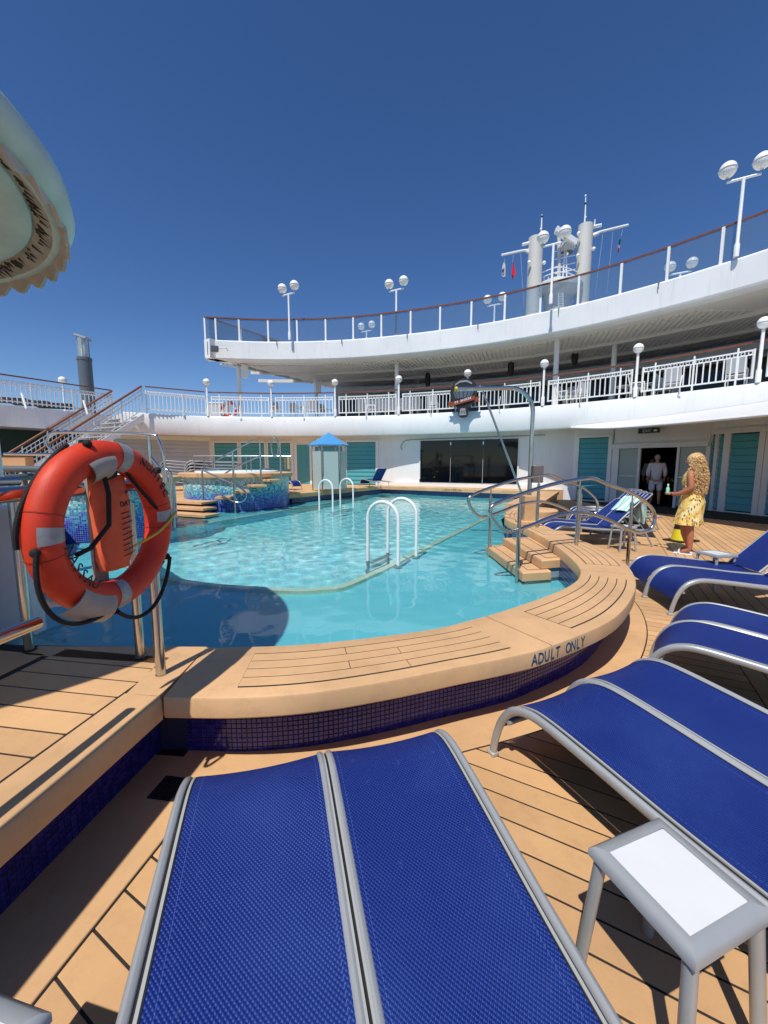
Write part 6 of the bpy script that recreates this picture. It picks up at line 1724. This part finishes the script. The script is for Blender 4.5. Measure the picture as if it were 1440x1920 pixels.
leaf = t.math('MULTIPLY', t.ramp(lf_.outputs[0], [(.30, (1, 1, 1, 1)), (.42, (0, 0, 0, 1))]), t.ramp(pz.outputs[0], [(.47, (0, 0, 0, 1)), (.53, (1, 1, 1, 1))]))
c0 = t.mix(leaf, c0, srgb(70, 74, 52))
t.link(c0, t.b.inputs['Base Color']); t.b.inputs['Roughness'].default_value = .8; M['dress'] = t.m
rows = [(-.02, 0, .50, .20, .235), (-.015, 0, .53, .20, .23), (-.01, 0, .62, .18, .215), (.01, 0, .75, .172, .205), (.02, 0, .88, .172, .205), (.015, 0, .98, .145, .185), (.0, 0, 1.08, .125, .165), (-.01, 0, 1.2, .135, .175), (-.005, 0, 1.30, .12, .165), (.0, 0, 1.36, .09, .13)]
n = 40; rg = []
for i, (cx, cy, z, rx, ry) in enumerate(rows):
    f = max(0, (.9 - z) / .4)
    rg.append([Vector((cx + cos(2 * pi * k / n) * rx * (1 + f * .07 * sin(k * 2 * pi / n * 9)), cy + sin(2 * pi * k / n) * ry * (1 + f * .07 * sin(k * 2 * pi / n * 9)), z)) for k in range(n)])
build(MB().loft(rg, caps=False), 'dress', M['dress'], wmn, ang=80)
# ruffle at the hem, hair made of many small curls
rnd = random.Random(11); mb = MB()
mb.sphere((.016, 0, 1.545), .118, 16, 12, (1, 1, 1.0))
for i in range(1500):
    a = rnd.uniform(-2.2, 2.2); zz = rnd.uniform(1.04, 1.67)
    f = (1.66 - zz) / .53; w_ = .105 + .095 * min(1, f * 1.5) - .03 * max(0, f - .7)
    r = w_ * rnd.uniform(.82, 1.08) * (1 if zz < 1.58 else sqrt(max(.05, 1 - ((zz - 1.545) / .125) ** 2)))
    c_ = Vector((.03 + cos(a) * r * .85, sin(a) * r, zz)); sw = rnd.uniform(0, 6)
    pts = [c_ + Vector((cos(sw + j * 1.5) * .009, sin(sw + j * 1.5) * .009, -.011 * j)) for j in range(6)]
    mb.tube(pts, [.003, .005, .0055, .0055, .005, .002], 4)
build(mb, 'hair', M['hair'], wmn, recalc=False)
mb = MB(); mb.sphere((-.105, 0, 1.515), .018, 8, 6); build(mb, 'nose', M['skin'], wmn)
for s_ in (-1, 1): build(MB().sphere((-.094, s_ * .032, 1.54), .007, 8, 6), 'eye', M['ink'], wmn)
build(MB().sphere((-.09, 0, 1.475), .018, 8, 5, (.5, 1.2, .35)), 'mouth', mat('lips', srgb(150, 70, 66), .5), wmn)
for (fx, fy) in ((-.03, -.093), (-.05, .093)):
    build(MB().bbox((fx, fy, .012), (.26, .10, .024), .008), 'sandal_sole', M['tablew'], wmn)
    build(MB().tube([(fx - .05, fy - .05, .02), (fx - .05, fy - .02, .075), (fx - .05, fy + .02, .075), (fx - .05, fy + .05, .02)], .012, 8), 'sandal_strap', M['tablew'], wmn)
put(wmn, (5.02, 6.52, 0), radians(-46))
bt = thing('cup', 'small mint green bottle held in the woman\'s hand', 'bottle', None)
build(MB().lathe([(.001, -.05), (.024, -.05), (.026, .05), (.012, .075), (.012, .10), (.001, .10)], (0, 0, 0), 14), 'bottle_body', mat('mint_plastic', srgb(150, 222, 190), .4), bt)
build(MB().lathe([(.015, .10), (.015, .122), (.001, .124)], (0, 0, 0), 12), 'cap', M['globe'], bt)
hp_ = Matrix.Rotation(radians(-46), 3, 'Z') @ Vector((-.30, -.13, 1.03)) + Vector((5.02, 6.52, 0)); put(bt, hp_)
bt.name = 'bottle'

def man(loc, rz, label, top_m, bot_m, hair_m, h=1.76, shorts=True):
    p = thing('person', label, 'person'); k = h / 1.76
    V = lambda x, y, z: Vector((x, y, z)) * k
    nd = [(V(0, 0, .95), .12), (V(0, 0, 1.15), .12), (V(0, 0, 1.36), .13), (V(0, 0, 1.48), .07), (V(0, -.01, 1.56), .055), (V(0, -.015, 1.63), (.078, .09)), (V(0, -.02, 1.71), (.07, .08)),
          (V(-.2, 0, 1.43), .055), (V(-.25, .03, 1.15), .045), (V(-.24, -.06, .93), .034), (V(-.24, -.08, .85), .026), (V(.2, 0, 1.43), .055), (V(.25, .03, 1.15), .045), (V(.24, -.06, .93), .034), (V(.24, -.08, .85), .026),
          (V(-.1, 0, .88), .095), (V(-.11, 0, .5), .062), (V(-.115, .02, .32), .057), (V(-.12, .02, .09), .037), (V(-.125, -.12, .04), (.034, .03)),
          (V(.1, 0, .88), .095), (V(.11, 0, .5), .062), (V(.115, .02, .32), .057), (V(.12, .02, .09), .037), (V(.125, -.12, .04), (.034, .03))]
    ed = [(0, 1), (1, 2), (2, 3), (3, 4), (4, 5), (5, 6), (2, 7), (7, 8), (8, 9), (9, 10), (2, 11), (11, 12), (12, 13), (13, 14), (0, 15), (15, 16), (16, 17), (17, 18), (18, 19), (0, 20), (20, 21), (21, 22), (22, 23), (23, 24)]
    skin(nd, ed, 'body', M['skin2'], p)
    sh_ = [(V(0, 0, .84), .158), (V(0, 0, 1.1), .165), (V(0, 0, 1.34), .165), (V(0, 0, 1.46), .085), (V(-.2, 0, 1.43), .08), (V(-.25, .03, 1.16), .07), (V(-.245, -.03, 1.02), .06), (V(.2, 0, 1.43), .08), (V(.25, .03, 1.16), .07), (V(.245, -.03, 1.02), .06)]
    skin(sh_, [(0, 1), (1, 2), (2, 3), (2, 4), (4, 5), (5, 6), (2, 7), (7, 8), (8, 9)], 'shirt', top_m, p)
    zl = .50 if shorts else .08
    pt = [(V(0, 0, .96), .155), (V(-.105, 0, .82), .115), (V(-.115, .01, zl + .12), .10), (V(-.115, .01, zl), .098), (V(.105, 0, .82), .115), (V(.115, .01, zl + .12), .10), (V(.115, .01, zl), .098)]
    skin(pt, [(0, 1), (1, 2), (2, 3), (0, 4), (4, 5), (5, 6)], 'trousers', bot_m, p)
    build(MB().sphere(V(0, .015, 1.685), .098 * k, 14, 10, (.92, 1.0, .9)), 'hair', hair_m, p)
    for s_ in (-1, 1):
        build(MB().sphere(V(s_ * .085, -.01, 1.64), .02 * k, 8, 6, (.5, 1, 1.5)), 'ear', M['skin2'], p)
        build(MB().bbox(V(s_ * .12, -.06, .03), (.10, .27, .06), .02), 'shoe', M['darkcloth'], p)
        hand(V(s_ * .24, -.08, .85), Vector((0, -.25, -.97)), Vector((0, 1, 0)), Vector((0, -1, 0)), M['skin2'], p, k)
    return put(p, loc, rz)
A, B = Vector((8.62, 15.18, 0)), Vector((10.35, 12.80, 0)); d = (B - A).normalized(); nr = Vector((d.y, -d.x, 0))
man(A + d * 1.42 + nr * -.15, radians(150), 'grey-haired man in white shirt and white shorts walking in through the doorway', M['shirt'], M['shirt'], M['hairgrey'], 1.78)
man(A + d * .98 - nr * .9, radians(150), 'person in white shirt and dark trousers, dim in the doorway at left', M['shirt'], M['darkcloth'], M['darkcloth'], 1.76, False)
man(A + d * 1.75 - nr * 1.0, radians(150), 'person in dark clothes half hidden behind the man in white', M['darkcloth'], M['darkcloth'], M['darkcloth'], 1.70, False)

# ------------------------------------------------------------------ yellow caution cone behind the woman
q = PZ(1290, 1020, 0); q = Vector((5.75, 7.62, 0))
cn = thing('caution_cone', 'yellow caution cone on a black base standing behind the woman', 'cone', q)
build(MB().bbox(q + Vector((0, 0, .015)), (.52, .36, .03), .01, .3), 'cone_base', M['black'], cn)
build(MB().lathe([(.17, .03), (.16, .06), (.09, .45), (.05, .72), (.045, .74), (.001, .74)], q, 20), 'cone_body', M['coney'], cn)
build(MB().lathe([(.132, .24), (.105, .40)], q, 20), 'cone_band', M['ink'], cn)

clean()
